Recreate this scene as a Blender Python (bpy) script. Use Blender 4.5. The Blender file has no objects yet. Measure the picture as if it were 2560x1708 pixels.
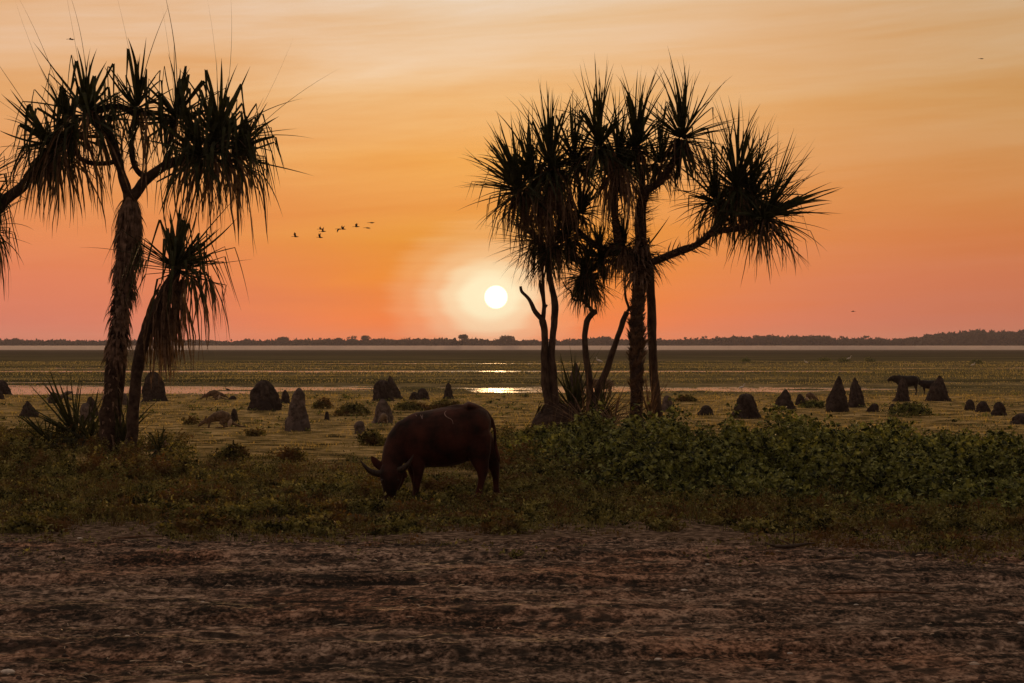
import bpy, math, random
import numpy as np
from mathutils import Vector, Matrix, noise as mnoise

random.seed(7)
RNG = np.random.default_rng(7)
SC = bpy.context.scene
COL = SC.collection
R = math.radians

# ------------------------------------------------------------------ camera
HCAM, FPX, HOR = 2.1, 4978.0, 868.0
cam = bpy.data.objects.new('camera', bpy.data.cameras.new('camera'))
COL.objects.link(cam)
cam.location = (0, 0, HCAM)
cam.rotation_euler = (R(90), 0, 0)
cam.data.lens = 70
cam.data.sensor_width = 36
cam.data.shift_y = 14 / 2560
cam.data.clip_start = 0.1
cam.data.clip_end = 20000
SC.camera = cam
SC.view_settings.view_transform = 'Standard'
SC.view_settings.look = 'None'
SC.view_settings.exposure = 0
SC.view_settings.gamma = 1
SC.cycles.volume_bounces = 0
SC.cycles.max_bounces = 6
SC.cycles.transparent_max_bounces = 8
SC.cycles.use_denoising = True
SC.cycles.sample_clamp_indirect = 2.0
SC.cycles.sample_clamp_direct = 8.0
SC.cycles.caustics_reflective = False
SC.cycles.caustics_refractive = False

SUN_EL, SUN_AZ = 125 / FPX, -40 / FPX       # radians; the camera looks along +Y
SUN_DIR = Vector((math.sin(SUN_AZ) * math.cos(SUN_EL), math.cos(SUN_AZ) * math.cos(SUN_EL), math.sin(SUN_EL)))


def lin(c, k=1.0):
    return tuple((((v / 255 + 0.055) / 1.055) ** 2.4 if v / 255 > 0.04045 else v / 255 / 12.92) * k for v in c[:3]) + (1.0,)


# ------------------------------------------------------------------ world sky
class NT:
    def __init__(s, tree):
        s.t = tree

    def n(s, kind, **kw):
        nd = s.t.nodes.new(kind)
        for k, v in kw.items():
            if k == 'ins':
                for i, x in v.items():
                    if hasattr(x, 'is_linked'):
                        s.t.links.new(x, nd.inputs[i])
                    else:
                        nd.inputs[i].default_value = x
            else:
                setattr(nd, k, v)
        return nd

    def m(s, op, a, b=0.0, c=0.0, clamp=False):
        return s.n('ShaderNodeMath', operation=op, use_clamp=clamp, ins={0: a, 1: b, 2: c}).outputs[0]

    def mix(s, f, a, b, mode='MIX'):
        nd = s.n('ShaderNodeMix', data_type='RGBA', blend_type=mode, ins={0: f, 6: a, 7: b})
        return nd.outputs[2]

    def ramp(s, fac, stops, interp='LINEAR'):
        nd = s.n('ShaderNodeValToRGB', ins={0: fac})
        cr = nd.color_ramp
        cr.interpolation = interp
        while len(cr.elements) < len(stops):
            cr.elements.new(0.5)
        for e, (p, c) in zip(cr.elements, stops):
            e.position = p
            e.color = c if len(c) == 4 else tuple(c) + (1,)
        return nd.outputs[0]

    def noise(s, vec, scale, detail=4, rough=0.55, dist=0.0):
        return s.n('ShaderNodeTexNoise', ins={'Vector': vec, 'Scale': scale, 'Detail': detail, 'Roughness': rough, 'Distortion': dist}).outputs[0]


world = bpy.data.worlds.new('World')
SC.world = world
world.use_nodes = True
wt = NT(world.node_tree)
world.node_tree.nodes.clear()
tc = wt.n('ShaderNodeTexCoord').outputs['Generated']
sep = wt.n('ShaderNodeSeparateXYZ', ins={0: tc})
sx, sy, sz = sep.outputs
elf = wt.m('SQRT', wt.m('MAXIMUM', sz, 0.0))
S = lambda el: math.sqrt(el)
UP = [(S(.24), lin((218, 180, 144))), (S(.42), lin((210, 180, 152))), (S(.75), lin((202, 178, 156))), (1.0, lin((196, 176, 160)))]
side = [(0.0, lin((205, 116, 96))), (S(.0137), lin((216, 122, 98))), (S(.034), lin((226, 128, 92))), (S(.054), lin((231, 136, 84))),
        (S(.074), lin((232, 148, 86))), (S(.094), lin((231, 158, 98))), (S(.124), lin((230, 170, 112))), (S(.174), lin((230, 184, 142)))] + UP
mid = [(0.0, lin((244, 116, 62))), (S(.0137), lin((250, 128, 52))), (S(.034), lin((241, 140, 44))), (S(.054), lin((234, 150, 52))),
       (S(.074), lin((239, 160, 78))), (S(.094), lin((243, 170, 84))), (S(.124), lin((243, 189, 126))), (S(.174), lin((236, 208, 178)))] + UP
c_side = wt.ramp(elf, side)
c_mid = wt.ramp(elf, mid)
dx = wt.m('SUBTRACT', sx, SUN_DIR.x)
dz = wt.m('SUBTRACT', sz, SUN_DIR.z)
# streaky high cloud: long thin bands, slightly tilted
cv = wt.n('ShaderNodeCombineXYZ', ins={0: wt.m('MULTIPLY', sx, 5.0), 1: wt.m('MULTIPLY_ADD', sx, -3.5, wt.m('MULTIPLY', sz, 52.0)), 2: wt.m('MULTIPLY', sy, 2.0)}).outputs[0]
cl = wt.noise(cv, 1.0, 6, 0.6, 0.3)
cv2 = wt.n('ShaderNodeCombineXYZ', ins={0: wt.m('MULTIPLY', sx, 9.0), 1: wt.m('MULTIPLY', sz, 170.0), 2: wt.m('MULTIPLY', sy, 3.0)}).outputs[0]
cl2 = wt.noise(cv2, 1.0, 5, 0.6, 0.2)
streak = wt.m('SUBTRACT', cl, 0.5)
az = wt.m('MULTIPLY_ADD', streak, 0.10, dx)
g_az = wt.m('POWER', 2.718, wt.m('MULTIPLY', wt.m('MULTIPLY', az, az), -1 / (0.13 ** 2)))
frontal = wt.m('GREATER_THAN', sy, 0.0)
g_az = wt.m('MULTIPLY', g_az, frontal)
base = wt.mix(g_az, c_side, c_mid)
# the right of the view is deeper and redder
rt = wt.n('ShaderNodeMapRange', interpolation_type='SMOOTHSTEP', ins={0: sx, 1: 0.06, 2: 0.27, 3: 1.0, 4: 0.0}).outputs[0]
base = wt.mix(1.0, base, wt.n('ShaderNodeCombineXYZ', ins={0: wt.m('MULTIPLY_ADD', rt, .20, .80), 1: wt.m('MULTIPLY_ADD', rt, .17, .83), 2: wt.m('MULTIPLY_ADD', rt, .24, .76)}).outputs[0], 'MULTIPLY')
# dimmer sky away from the sunset side
back = wt.m('MULTIPLY_ADD', sy, 0.32, 0.68, clamp=True)
base = wt.mix(1.0, base, wt.n('ShaderNodeCombineXYZ', ins={0: back, 1: back, 2: wt.m('POWER', back, 0.8)}).outputs[0], 'MULTIPLY')
amp = wt.m('MULTIPLY', wt.m('SMOOTHSTEP' if False else 'MULTIPLY', sz, 9.0), 1.0, clamp=True)
gain = wt.m('ADD', 1.0, wt.m('ADD', wt.m('MULTIPLY', streak, wt.m('MULTIPLY_ADD', amp, 0.62, 0.08)), wt.m('MULTIPLY', wt.m('SUBTRACT', cl2, 0.5), 0.10)))
tint = wt.n('ShaderNodeCombineXYZ', ins={0: wt.m('POWER', gain, 0.25), 1: wt.m('POWER', gain, 0.95), 2: wt.m('POWER', gain, 2.2)}).outputs[0]
base = wt.mix(1.0, base, tint, 'MULTIPLY')
# aureole of the sun, wider along the cloud streaks
dxa = wt.m('MULTIPLY', wt.m('ADD', dx, 0.003), 0.78)
r2 = wt.m('ADD', wt.m('MULTIPLY', dxa, dxa), wt.m('MULTIPLY', dz, dz))
rr = wt.m('SQRT', r2)
rr2 = wt.m('MULTIPLY', rr, wt.m('ADD', 1.0, wt.m('MULTIPLY', wt.m('SUBTRACT', cl2, 0.5), -.42)))
core = wt.ramp(wt.m('MULTIPLY', rr2, 1 / 0.044), [(0.0, (1, 1, 1, 1)), (0.2, (.95, .95, .95, 1)), (0.34, (.66, .66, .66, 1)), (0.50, (.34, .34, .34, 1)), (0.72, (.13, .13, .13, 1)), (1.0, (0, 0, 0, 1))], 'EASE')
core = wt.m('MULTIPLY', core, frontal)
base = wt.mix(core, base, lin((255, 240, 196), 1.05))
rd = wt.m('SQRT', wt.m('ADD', wt.m('MULTIPLY', dx, dx), wt.m('MULTIPLY', dz, dz)))
disc = wt.n('ShaderNodeMapRange', ins={0: rd, 1: 0.0060, 2: 0.0049, 3: 0.0, 4: 1.0}).outputs[0]
disc = wt.m('MULTIPLY', disc, frontal)
base = wt.mix(disc, base, (4.5, 3.0, 1.8, 1))
below = wt.m('LESS_THAN', sz, -0.002)
base = wt.mix(below, base, (0.05, 0.035, 0.03, 1))
bg = wt.n('ShaderNodeBackground', ins={0: base, 1: 1.0})
wo = wt.n('ShaderNodeOutputWorld', ins={0: bg.outputs[0]})
world.cycles.sampling_method = 'MANUAL'
world.cycles.sample_map_resolution = 2048

# ------------------------------------------------------------------ sun
sl = bpy.data.lights.new('sun', 'SUN')
sl.energy = 2.7
sl.color = (1.0, 0.56, 0.24)
sl.angle = R(0.53)
sun = bpy.data.objects.new('sun', sl)
COL.objects.link(sun)
sun.rotation_euler = (-SUN_DIR).to_track_quat('-Z', 'Y').to_euler()


# ------------------------------------------------------------------ helpers
def P(px, py, D):
    """photo pixel seen at distance D -> world point"""
    return np.array([(px - 1280) / FPX * D, D, HCAM - (py - HOR) / FPX * D])


def dist_of(base_y):
    return HCAM * FPX / (base_y - HOR)


def _h(ix, iy, s):
    n = (ix.astype(np.int64) * 374761393 + iy.astype(np.int64) * 668265263 + s * 1442695041) & 0x7fffffff
    n = ((n ^ (n >> 13)) * 1274126177) & 0x7fffffff
    return ((n ^ (n >> 16)) & 0xffff) / 65535.0


def vn(x, y, s=0):
    ix, iy = np.floor(x), np.floor(y)
    fx, fy = x - ix, y - iy
    fx, fy = fx * fx * (3 - 2 * fx), fy * fy * (3 - 2 * fy)
    a, b = _h(ix, iy, s), _h(ix + 1, iy, s)
    c, d = _h(ix, iy + 1, s), _h(ix + 1, iy + 1, s)
    return (a * (1 - fx) + b * fx) * (1 - fy) + (c * (1 - fx) + d * fx) * fy


def fbm(x, y, o=4, s=0, g=0.5):
    x, y = np.asarray(x, float), np.asarray(y, float)
    v, a, t = 0.0, 1.0, 0.0
    for i in range(o):
        v = v + a * (vn(x * 2 ** i + 17.3 * i, y * 2 ** i - 9.1 * i, s + i) - 0.5)
        t += a
        a *= g
    return v / t * 2


def sstep(a, b, x):
    t = np.clip((x - a) / (b - a), 0, 1)
    return t * t * (3 - 2 * t)


def track_edge(x):
    return 22.0 - 0.055 * np.asarray(x, float) - 1.0 * sstep(2, 6, np.asarray(x, float)) + 1.3 * fbm(np.asarray(x) * 0.45, np.asarray(x) * 0 + 3.3, 5, 21, .65)


WATER_Z = -0.09


def gh(x, y):
    x, y = np.asarray(x, float), np.asarray(y, float)
    z = 0.03 * fbm(x * 0.6, y * 0.6, 4, 3) + 0.05 * fbm(x * 0.12, y * 0.12, 3, 5)
    dry = 1 - sstep(84, 92, y)
    m = sstep(86, 96, y)
    sh = 3.0 * fbm(x * 0.05, y * 0 + 1.7, 4, 44) + 0.8 * fbm(x * 0.4, y * 0.1, 3, 47)
    yy = y + sh
    dip = 0
    for c, w, dep in ((101, 10.5, .27), (122, 2.6, .17), (134, 2.0, .12), (150, 3.2, .15), (178, 7, .20), (205, 6, .14), (262, 10, .12)):
        br = np.clip(.80 + 1.0 * fbm(x * .07, y * 0 + 2, 4, 55), .85, 1.2) * (1 - .22 * sstep(8, 14, -x)) if c < 100 else np.clip(0.62 + 1.3 * fbm(x * 0.035 * 100 / c, y * 0 + c, 4, int(c)) + (0.0042 * x * 100 / c), 0, 1.15)
        dip = dip + dep * np.exp(-((yy - c) / w) ** 2) * br
    z = z * dry + m * (0.045 * fbm(x * 0.25, y * 0.5, 4, 31) + (.21 - .11 * sstep(112, 122, y)) * np.maximum(fbm(x * .22, y * .55, 5, 33, .6), -.3) - dip)
    z = np.where(y > 320, z * 0 + 0.03 * fbm(x * .05, y * .05, 3, 9), z)
    return z


def gz(x, y):
    return float(gh(np.array([x]), np.array([y]))[0])


def mesh_from(name, V, F):
    """V (n,3); F list of (k, array (m,k)) or a single array"""
    me = bpy.data.meshes.new(name)
    if not isinstance(F, list):
        F = [F]
    V = np.ascontiguousarray(V, dtype=np.float32)
    me.vertices.add(len(V))
    me.vertices.foreach_set('co', V.ravel())
    loops = np.concatenate([f.astype(np.int32).ravel() for f in F])
    tot = np.concatenate([np.full(len(f), f.shape[1], np.int32) for f in F])
    st = np.concatenate([[0], np.cumsum(tot)[:-1]]).astype(np.int32)
    me.loops.add(len(loops))
    me.loops.foreach_set('vertex_index', loops)
    me.polygons.add(len(tot))
    me.polygons.foreach_set('loop_start', st)
    me.polygons.foreach_set('loop_total', tot)
    me.update(calc_edges=True)
    me.validate()
    return me


class MB:
    def __init__(s):
        s.V, s.F, s.n = [], {}, 0

    def add(s, V, F):
        V = np.asarray(V, float).reshape(-1, 3)
        F = np.asarray(F, int)
        s.F.setdefault(F.shape[1], []).append(F + s.n)
        s.V.append(V)
        s.n += len(V)

    def tube(s, pts, rad, sides=8, rough=0.0, seed=0, cap=True, sub=4, flat=None):
        """round tube along a Catmull-Rom path; rad per point"""
        pts = np.asarray(pts, float)
        rad = np.asarray(rad, float)
        if sub > 1 and len(pts) > 2:
            pp = np.vstack([2 * pts[0] - pts[1], pts, 2 * pts[-1] - pts[-2]])
            Q, RR = [], []
            for i in range(len(pts) - 1):
                for k in range(sub):
                    t = k / sub
                    p0, p1, p2, p3 = pp[i:i + 4]
                    Q.append(0.5 * ((2 * p1) + (-p0 + p2) * t + (2 * p0 - 5 * p1 + 4 * p2 - p3) * t * t + (-p0 + 3 * p1 - 3 * p2 + p3) * t ** 3))
                    RR.append(rad[i] * (1 - t) + rad[i + 1] * t)
            Q.append(pts[-1])
            RR.append(rad[-1])
            pts, rad = np.array(Q), np.array(RR)
        n = len(pts)
        T = np.gradient(pts, axis=0)
        T /= np.linalg.norm(T, axis=1)[:, None] + 1e-9
        ref = np.array([0, 1.0, 0.02])
        A = np.cross(T, ref)
        A /= np.linalg.norm(A, axis=1)[:, None] + 1e-9
        B = np.cross(T, A)
        th = np.linspace(0, 2 * np.pi, sides, endpoint=False)
        rr = rad[:, None] * np.ones((1, sides))
        if rough:
            cum = np.concatenate([[0], np.cumsum(np.linalg.norm(np.diff(pts, axis=0), axis=1))])
            rr = rr * (1 + rough * fbm(np.cos(th)[None] * 1.6 + cum[:, None] * 3 + seed, np.sin(th)[None] * 1.6 + cum[:, None] * 1.1, 3, seed))
        V = pts[:, None] + rr[..., None] * (np.cos(th)[None, :, None] * A[:, None] + np.sin(th)[None, :, None] * B[:, None])
        i = np.arange(n - 1)[:, None] * sides
        j = np.arange(sides)[None]
        k = (j + 1) % sides
        F = np.stack([i + j, i + k, i + sides + k, i + sides + j], -1).reshape(-1, 4)
        s.add(V, F)
        if cap:
            for e in (0, n - 1):
                c = s.n
                s.add(np.vstack([V[e], pts[e][None]]), np.array([[jj, (jj + 1) % sides, sides] for jj in range(sides)]))
        return pts, rad

    def strips(s, C, W, Sd, keel=None):
        """C (L,N,3) centre lines, W (L,N) half widths, Sd (L,N,3) side vectors; keel (L,N,3) offset makes a V section"""
        L, N, _ = C.shape
        if keel is None:
            V = np.stack([C - W[..., None] * Sd, C + W[..., None] * Sd], 2)
            a = 2
        else:
            V = np.stack([C - W[..., None] * Sd, C + keel, C + W[..., None] * Sd], 2)
            a = 3
        l = (np.arange(L) * N * a)[:, None, None]
        i = (np.arange(N - 1) * a)[None, :, None]
        j = np.arange(a - 1)[None, None, :]
        b = l + i + j
        F = np.stack([b, b + 1, b + 1 + a, b + a], -1).reshape(-1, 4)
        s.add(V.reshape(-1, 3), F)

    def build(s, name, mat=None, parent=None, smooth=True):
        V = np.vstack(s.V)
        F = [np.vstack(f) for f in s.F.values()]
        me = mesh_from(name, V, F)
        if smooth:
            me.polygons.foreach_set('use_smooth', np.ones(len(me.polygons), bool))
        return link(name, me, mat, parent)


def link(name, me, mat=None, parent=None, loc=None):
    o = bpy.data.objects.new(name, me)
    COL.objects.link(o)
    if mat:
        me.materials.append(mat)
    if parent is not None:
        o.parent = parent
        o.matrix_parent_inverse = Matrix.Translation(-Vector(parent.location))
    return o


def tag(o, label, cat, group=None, kind=None):
    o['label'] = label
    o['category'] = cat
    if group:
        o['group'] = group
    if kind:
        o['kind'] = kind
    return o


def thing(name, loc, label, cat, group=None):
    o = bpy.data.objects.new(name, None)
    COL.objects.link(o)
    o.location = [float(v) for v in loc]
    o.empty_display_size = 0.1
    return tag(o, label, cat, group)


# ------------------------------------------------------------------ materials
def material(name, c1, c2, scale=3.0, rough=0.85, detail=5, bump=0.0, bscale=None, spec=0.2, contrast=(0.35, 0.65), transl=0.0, c3=None, coord='Object', stretch=(1, 1, 1), sheen=0.0, bdist=0.02):
    m = bpy.data.materials.new(name)
    m.use_nodes = True
    t = NT(m.node_tree)
    m.node_tree.nodes.clear()
    co = t.n('ShaderNodeTexCoord').outputs[coord]
    mp = t.n('ShaderNodeMapping', ins={0: co, 3: stretch}).outputs[0]
    f = t.noise(mp, scale, detail, 0.6)
    st = [(contrast[0], c1), (contrast[1], c2)]
    col = t.ramp(f, [(p, tuple(c[:3]) + (1,)) for p, c in st])
    if c3 is not None:
        f3 = t.noise(mp, scale * 0.23, 3, 0.6)
        f3 = t.n('ShaderNodeMapRange', ins={0: f3, 1: 0.48, 2: 0.62}).outputs[0]
        col = t.mix(f3, col, tuple(c3[:3]) + (1,))
    bs = t.n('ShaderNodeBsdfPrincipled', ins={'Base Color': col, 'Roughness': rough, 'Specular IOR Level': spec})
    if sheen:
        bs.inputs['Sheen Weight'].default_value = sheen
        bs.inputs['Sheen Roughness'].default_value = 0.35
    if bump:
        bn = t.noise(mp, bscale or scale * 3, 6, 0.65)
        b = t.n('ShaderNodeBump', ins={'Strength': bump, 'Distance': bdist, 'Height': bn})
        t.t.links.new(b.outputs[0], bs.inputs['Normal'])
    out = bs.outputs[0]
    if transl:
        tr = t.n('ShaderNodeBsdfTranslucent', ins={0: t.mix(1.0, col, (1.5, 1.45, 0.7, 1), 'MULTIPLY')})
        out = t.n('ShaderNodeMixShader', ins={0: transl, 1: out, 2: tr.outputs[0]}).outputs[0]
    t.n('ShaderNodeOutputMaterial', ins={0: out})
    return m


M = {}
M['palm_green'] = material('palm_leaf', (.012, .016, .007), (.046, .052, .020), 6, .65, spec=.12, transl=.12)
M['palm_dry'] = material('dry_leaf', (.045, .028, .018), (.22, .14, .09), 9, .8, transl=.10)
M['palm_trunk'] = material('palm_trunk', (.018, .012, .010), (.075, .05, .038), 8, .9, bump=.8, bscale=25)
M['bark'] = material('bark', (.028, .018, .014), (.095, .065, .05), 10, .9, bump=.8, bscale=30, stretch=(1, 1, .35))
M['leaf_scale'] = material('leaf_base', (.05, .032, .022), (.25, .165, .12), 9, .85, transl=.06)
M['mound'] = material('termite_mound', (.022, .017, .015), (.085, .064, .056), 7, .95, bump=1.0, bscale=14, c3=(.035, .027, .024), bdist=.04)
M['mound_grey'] = material('grey_mound', (.05, .04, .036), (.20, .16, .145), 8, .95, bump=1.0, bscale=16, c3=(.10, .08, .075), bdist=.04)
M['hide'] = material('buffalo_hide', (.008, .004, .003), (.060, .018, .012), 4, .7, bump=1.0, bscale=13, spec=.12, sheen=.12, bdist=.006)
M['hide_dark'] = material('dark_hide', (.012, .009, .008), (.03, .022, .02), 5, .7, sheen=.2)
M['horn'] = material('horn', (.015, .010, .008), (.048, .032, .024), 12, .5, bump=.4, bscale=50, stretch=(4, 1, 1), bdist=.005)
M['mud'] = material('dried_mud', (.28, .19, .16), (.5, .36, .31), 40, .9)
M['fur'] = material('wallaby_fur', (.07, .045, .028), (.19, .13, .08), 14, .9, sheen=.3)
M['fur_pale'] = material('pale_fur', (.32, .24, .17), (.5, .4, .3), 18, .9)
M['eye'] = material('eye', (.01, .008, .008), (.02, .015, .015), 5, .15, spec=.5)
M['bird'] = material('bird', (.015, .012, .012), (.03, .025, .022), 8, .8)
M['bird_white'] = material('white_bird', (.65, .6, .55), (.8, .78, .74), 8, .8)
M['weed'] = material('weed_leaf', (.016, .018, .007), (.33, .31, .115), 5.5, .8, transl=.18, spec=.1, c3=(.12, .066, .030), contrast=(.42, .66))
M['bush'] = material('bush_leaf', (.008, .015, .005), (.33, .36, .115), 6.5, .7, transl=.15, spec=.15, contrast=(.42, .66))
M['grass'] = material('grass_blade', (.14, .115, .045), (.56, .43, .22), 3.1, .8, transl=.45, c3=(.20, .17, .06))
M['reed'] = material('reed', (.13, .125, .06), (.46, .38, .22), .4, .8, transl=.35, c3=(.12, .12, .052), stretch=(.3, 1, 1))
M['forest'] = material('forest_leaf', (.018, .024, .012), (.05, .055, .03), .3, .9)
M['stick'] = material('stick', (.03, .022, .018), (.08, .06, .045), 20, .9)
M['pale_stone'] = material('pale_stone', (.42, .38, .34), (.65, .6, .55), 20, .9)
M['clod'] = material('clod', (.03, .02, .016), (.11, .075, .06), 9, .95)


def ground_material():
    m = bpy.data.materials.new('marsh_ground')
    m.use_nodes = True
    t = NT(m.node_tree)
    m.node_tree.nodes.clear()
    co = t.n('ShaderNodeTexCoord').outputs['Object']
    sp = t.n('ShaderNodeSeparateXYZ', ins={0: co})
    # dry short turf
    a = t.ramp(t.noise(co, 1.3, 8, .65), [(.34, (.035, .030, .012, 1)), (.44, (.17, .13, .052, 1)), (.54, (.36, .265, .115, 1)), (.66, (.60, .44, .22, 1))])
    dk = t.n('ShaderNodeMapRange', ins={0: t.noise(co, .8, 8, .7), 1: .53, 2: .60}).outputs[0]
    a = t.mix(t.m('MULTIPLY', dk, .8), a, (.030, .026, .012, 1))
    nr = t.n('ShaderNodeMapRange', ins={0: sp.outputs[1], 1: 40.0, 2: 27.0}).outputs[0]
    a = t.mix(t.m('MULTIPLY', nr, .9), a, t.ramp(t.noise(co, 7.0, 8, .7), [(.38, (.012, .010, .006, 1)), (.56, (.055, .045, .022, 1)), (.7, (.14, .105, .055, 1))]))
    ne = t.n('ShaderNodeMapRange', ins={0: sp.outputs[1], 1: 26.0, 2: 23.0}).outputs[0]
    a = t.mix(ne, a, t.ramp(t.noise(co, 9.0, 6, .75), [(.38, (.020, .014, .010, 1)), (.5, (.12, .085, .062, 1)), (.64, (.34, .25, .19, 1))]))
    # wet marsh vegetation, in long bands
    mp = t.n('ShaderNodeMapping', ins={0: co, 3: (.016, .07, 1)}).outputs[0]
    b = t.ramp(t.noise(mp, 1.0, 9, .7), [(.34, (.045, .045, .020, 1)), (.5, (.12, .105, .050, 1)), (.66, (.28, .22, .11, 1))])
    mp2 = t.n('ShaderNodeMapping', ins={0: co, 3: (.35, .9, 1)}).outputs[0]
    fine = t.ramp(t.noise(mp2, 1.0, 6, .7), [(.32, (.45, .45, .45, 1)), (.68, (1.5, 1.5, 1.5, 1))])
    b = t.mix(1.0, b, fine, 'MULTIPLY')
    f = t.n('ShaderNodeMapRange', ins={0: sp.outputs[1], 1: 84.0, 2: 90.0}).outputs[0]
    fd = t.n('ShaderNodeMapRange', ins={0: sp.outputs[1], 1: 200.0, 2: 650.0}).outputs[0]
    b = t.mix(t.m('MULTIPLY', fd, .75), b, (.035, .030, .017, 1))
    col = t.mix(f, a, b)
    bs = t.n('ShaderNodeBsdfPrincipled', ins={'Base Color': col, 'Roughness': 1.0, 'Specular IOR Level': .0})
    bf = t.n('ShaderNodeMapRange', ins={0: sp.outputs[1], 1: 50.0, 2: 160.0, 3: .9, 4: 0.0}).outputs[0]
    bn = t.n('ShaderNodeBump', ins={'Strength': bf, 'Distance': .06, 'Height': t.noise(co, 6.0, 6, .7)})
    t.t.links.new(bn.outputs[0], bs.inputs['Normal'])
    t.n('ShaderNodeOutputMaterial', ins={0: bs.outputs[0]})
    return m


def dirt_material():
    m = bpy.data.materials.new('churned_dirt')
    m.use_nodes = True
    t = NT(m.node_tree)
    m.node_tree.nodes.clear()
    co = t.n('ShaderNodeTexCoord').outputs['Object']
    mp = t.n('ShaderNodeMapping', ins={0: co, 3: (.30, 1, 1)}).outputs[0]
    mg = t.n('ShaderNodeMapping', ins={0: co, 3: (.95, .72, 1)}).outputs[0]

    def lay(vec, sc, d, w):
        return t.m('MULTIPLY', t.m('SUBTRACT', t.noise(vec, sc, d, .6), .5), w)
    v = t.m('ADD', t.m('ADD', lay(mp, 1.1, 3, .55), lay(mp, 4.2, 4, .80)), t.m('ADD', lay(mg, 11.0, 2, .6), lay(mg, 32.0, 2, .85)))
    v = t.m('ADD', v, .5)
    a = t.ramp(v, [(.33, (.012, .009, .007, 1)), (.44, (.085, .054, .038, 1)), (.55, (.22, .145, .105, 1)), (.74, (.56, .41, .32, 1))])  # earth tones, with the contrast of tiny shadows among lumps painted in
    red = t.n('ShaderNodeMapRange', ins={0: t.noise(co, .42, 4, .6), 1: .46, 2: .62}).outputs[0]
    a = t.mix(t.m('MULTIPLY', red, .6), a, t.mix(1.0, a, (1.15, .78, .58, 1), 'MULTIPLY'))
    dk = t.n('ShaderNodeMapRange', ins={0: t.m('ADD', t.m('ADD', lay(mp, 2.2, 3, .8), lay(mg, 8.0, 4, .9)), .5), 1: .56, 2: .64}).outputs[0]
    a = t.mix(t.m('MULTIPLY', dk, .85), a, (.014, .011, .009, 1))
    bs = t.n('ShaderNodeBsdfPrincipled', ins={'Base Color': a, 'Roughness': .95, 'Specular IOR Level': .15})
    bn = t.n('ShaderNodeBump', ins={'Strength': 1.0, 'Distance': .06, 'Height': t.noise(co, 11.0, 10, .78)})
    t.t.links.new(bn.outputs[0], bs.inputs['Normal'])
    t.n('ShaderNodeOutputMaterial', ins={0: bs.outputs[0]})
    return m


def water_material():
    m = bpy.data.materials.new('water')
    m.use_nodes = True
    t = NT(m.node_tree)
    m.node_tree.nodes.clear()
    co = t.n('ShaderNodeTexCoord').outputs['Object']
    mp = t.n('ShaderNodeMapping', ins={0: co, 3: (.8, 1.4, 1)}).outputs[0]
    bs = t.n('ShaderNodeBsdfPrincipled', ins={'Base Color': (.10, .085, .07, 1), 'Roughness': .11, 'IOR': 1.33})
    bn = t.n('ShaderNodeBump', ins={'Strength': 1.0, 'Distance': .16, 'Height': t.noise(mp, 2.2, 4, .6)})
    t.t.links.new(bn.outputs[0], bs.inputs['Normal'])
    t.n('ShaderNodeOutputMaterial', ins={0: bs.outputs[0]})
    return m


# ------------------------------------------------------------------ ground
def grid_mesh(name, xs, ys, zf, mat):
    X, Y = np.meshgrid(xs, ys)
    Z = zf(X, Y)
    V = np.stack([X, Y, Z], -1).reshape(-1, 3)
    nx, ny = len(xs), len(ys)
    i = (np.arange(ny - 1) * nx)[:, None]
    j = np.arange(nx - 1)[None]
    b = i + j
    F = np.stack([b, b + 1, b + nx + 1, b + nx], -1).reshape(-1, 4)
    me = mesh_from(name, V, F)
    me.polygons.foreach_set('use_smooth', np.ones(len(me.polygons), bool))
    return link(name, me, mat)


def growth(a, b, n):
    return a + (b - a) * (np.linspace(0, 1, n) ** 2.6)


xs = np.concatenate([-growth(46, 2600, 60)[::-1][:-1], np.arange(-46, -16, .5), np.arange(-16, 16, .16), np.arange(16, 46, .5), growth(46, 2600, 60)])
ys = np.concatenate([-growth(0, 900, 20)[::-1][:-1], np.arange(0, 20, .5), np.arange(20, 50, .15), np.arange(50, 84, .3), np.arange(84, 140, .35), np.arange(140, 300, .9), growth(300, 4200, 70)])


def ground_z(X, Y):
    z = gh(X, Y)
    e = track_edge(X)
    sink = sstep(8.6, 9.4, Y) * (1 - sstep(e - 1.0, e - .2, Y)) * (1 - sstep(17, 17.8, np.abs(X)))
    return z - 0.16 * sink


tag(grid_mesh('ground', xs, ys, ground_z, ground_material()), 'flat short turf and brown green marsh running to the far trees', 'ground', kind='structure')


def dirt_z(X, Y):
    z = gh(X, Y)
    z = z + .022 * fbm(X * 1.1, Y * 1.8, 4, 61) + .034 * np.maximum(fbm(X * 2.0, Y * 3.6, 5, 67, .65), -.16) + .022 * fbm(X * 6, Y * 9, 3, 71, .7)
    # old wheel ruts running along the track
    for c, w, d in ((13.6, .22, .05), (15.3, .25, .045), (17.7, .22, .05), (19.6, .28, .04)):
        yy = Y - c - .35 * fbm(X * .25, X * 0 + c, 3, 77) - .02 * X
        z = z - d * np.exp(-(yy / w) ** 2) + d * .6 * np.exp(-((yy - w * 2) / w) ** 2)
    e = track_edge(X)
    edge = sstep(e - .9, e + .5, Y)
    z = z - .14 * edge - .12 * (1 - sstep(8.4, 9.2, Y)) - .12 * sstep(17, 17.9, np.abs(X))
    return z + .012


tag(grid_mesh('dirt_track', np.arange(-18, 18, .05), np.concatenate([np.arange(8, 11.5, .1), np.arange(11.5, 24.5, .032)]), dirt_z, dirt_material()),
    'churned bare brown earth track across the foreground with ruts', 'dirt track', kind='structure')
tag(grid_mesh('water', np.linspace(-400, 400, 3), np.linspace(80, 318, 3), lambda X, Y: X * 0 + WATER_Z, water_material()),
    'shallow floodwater reflecting the orange sky beyond the turf', 'water', kind='structure')


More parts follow.
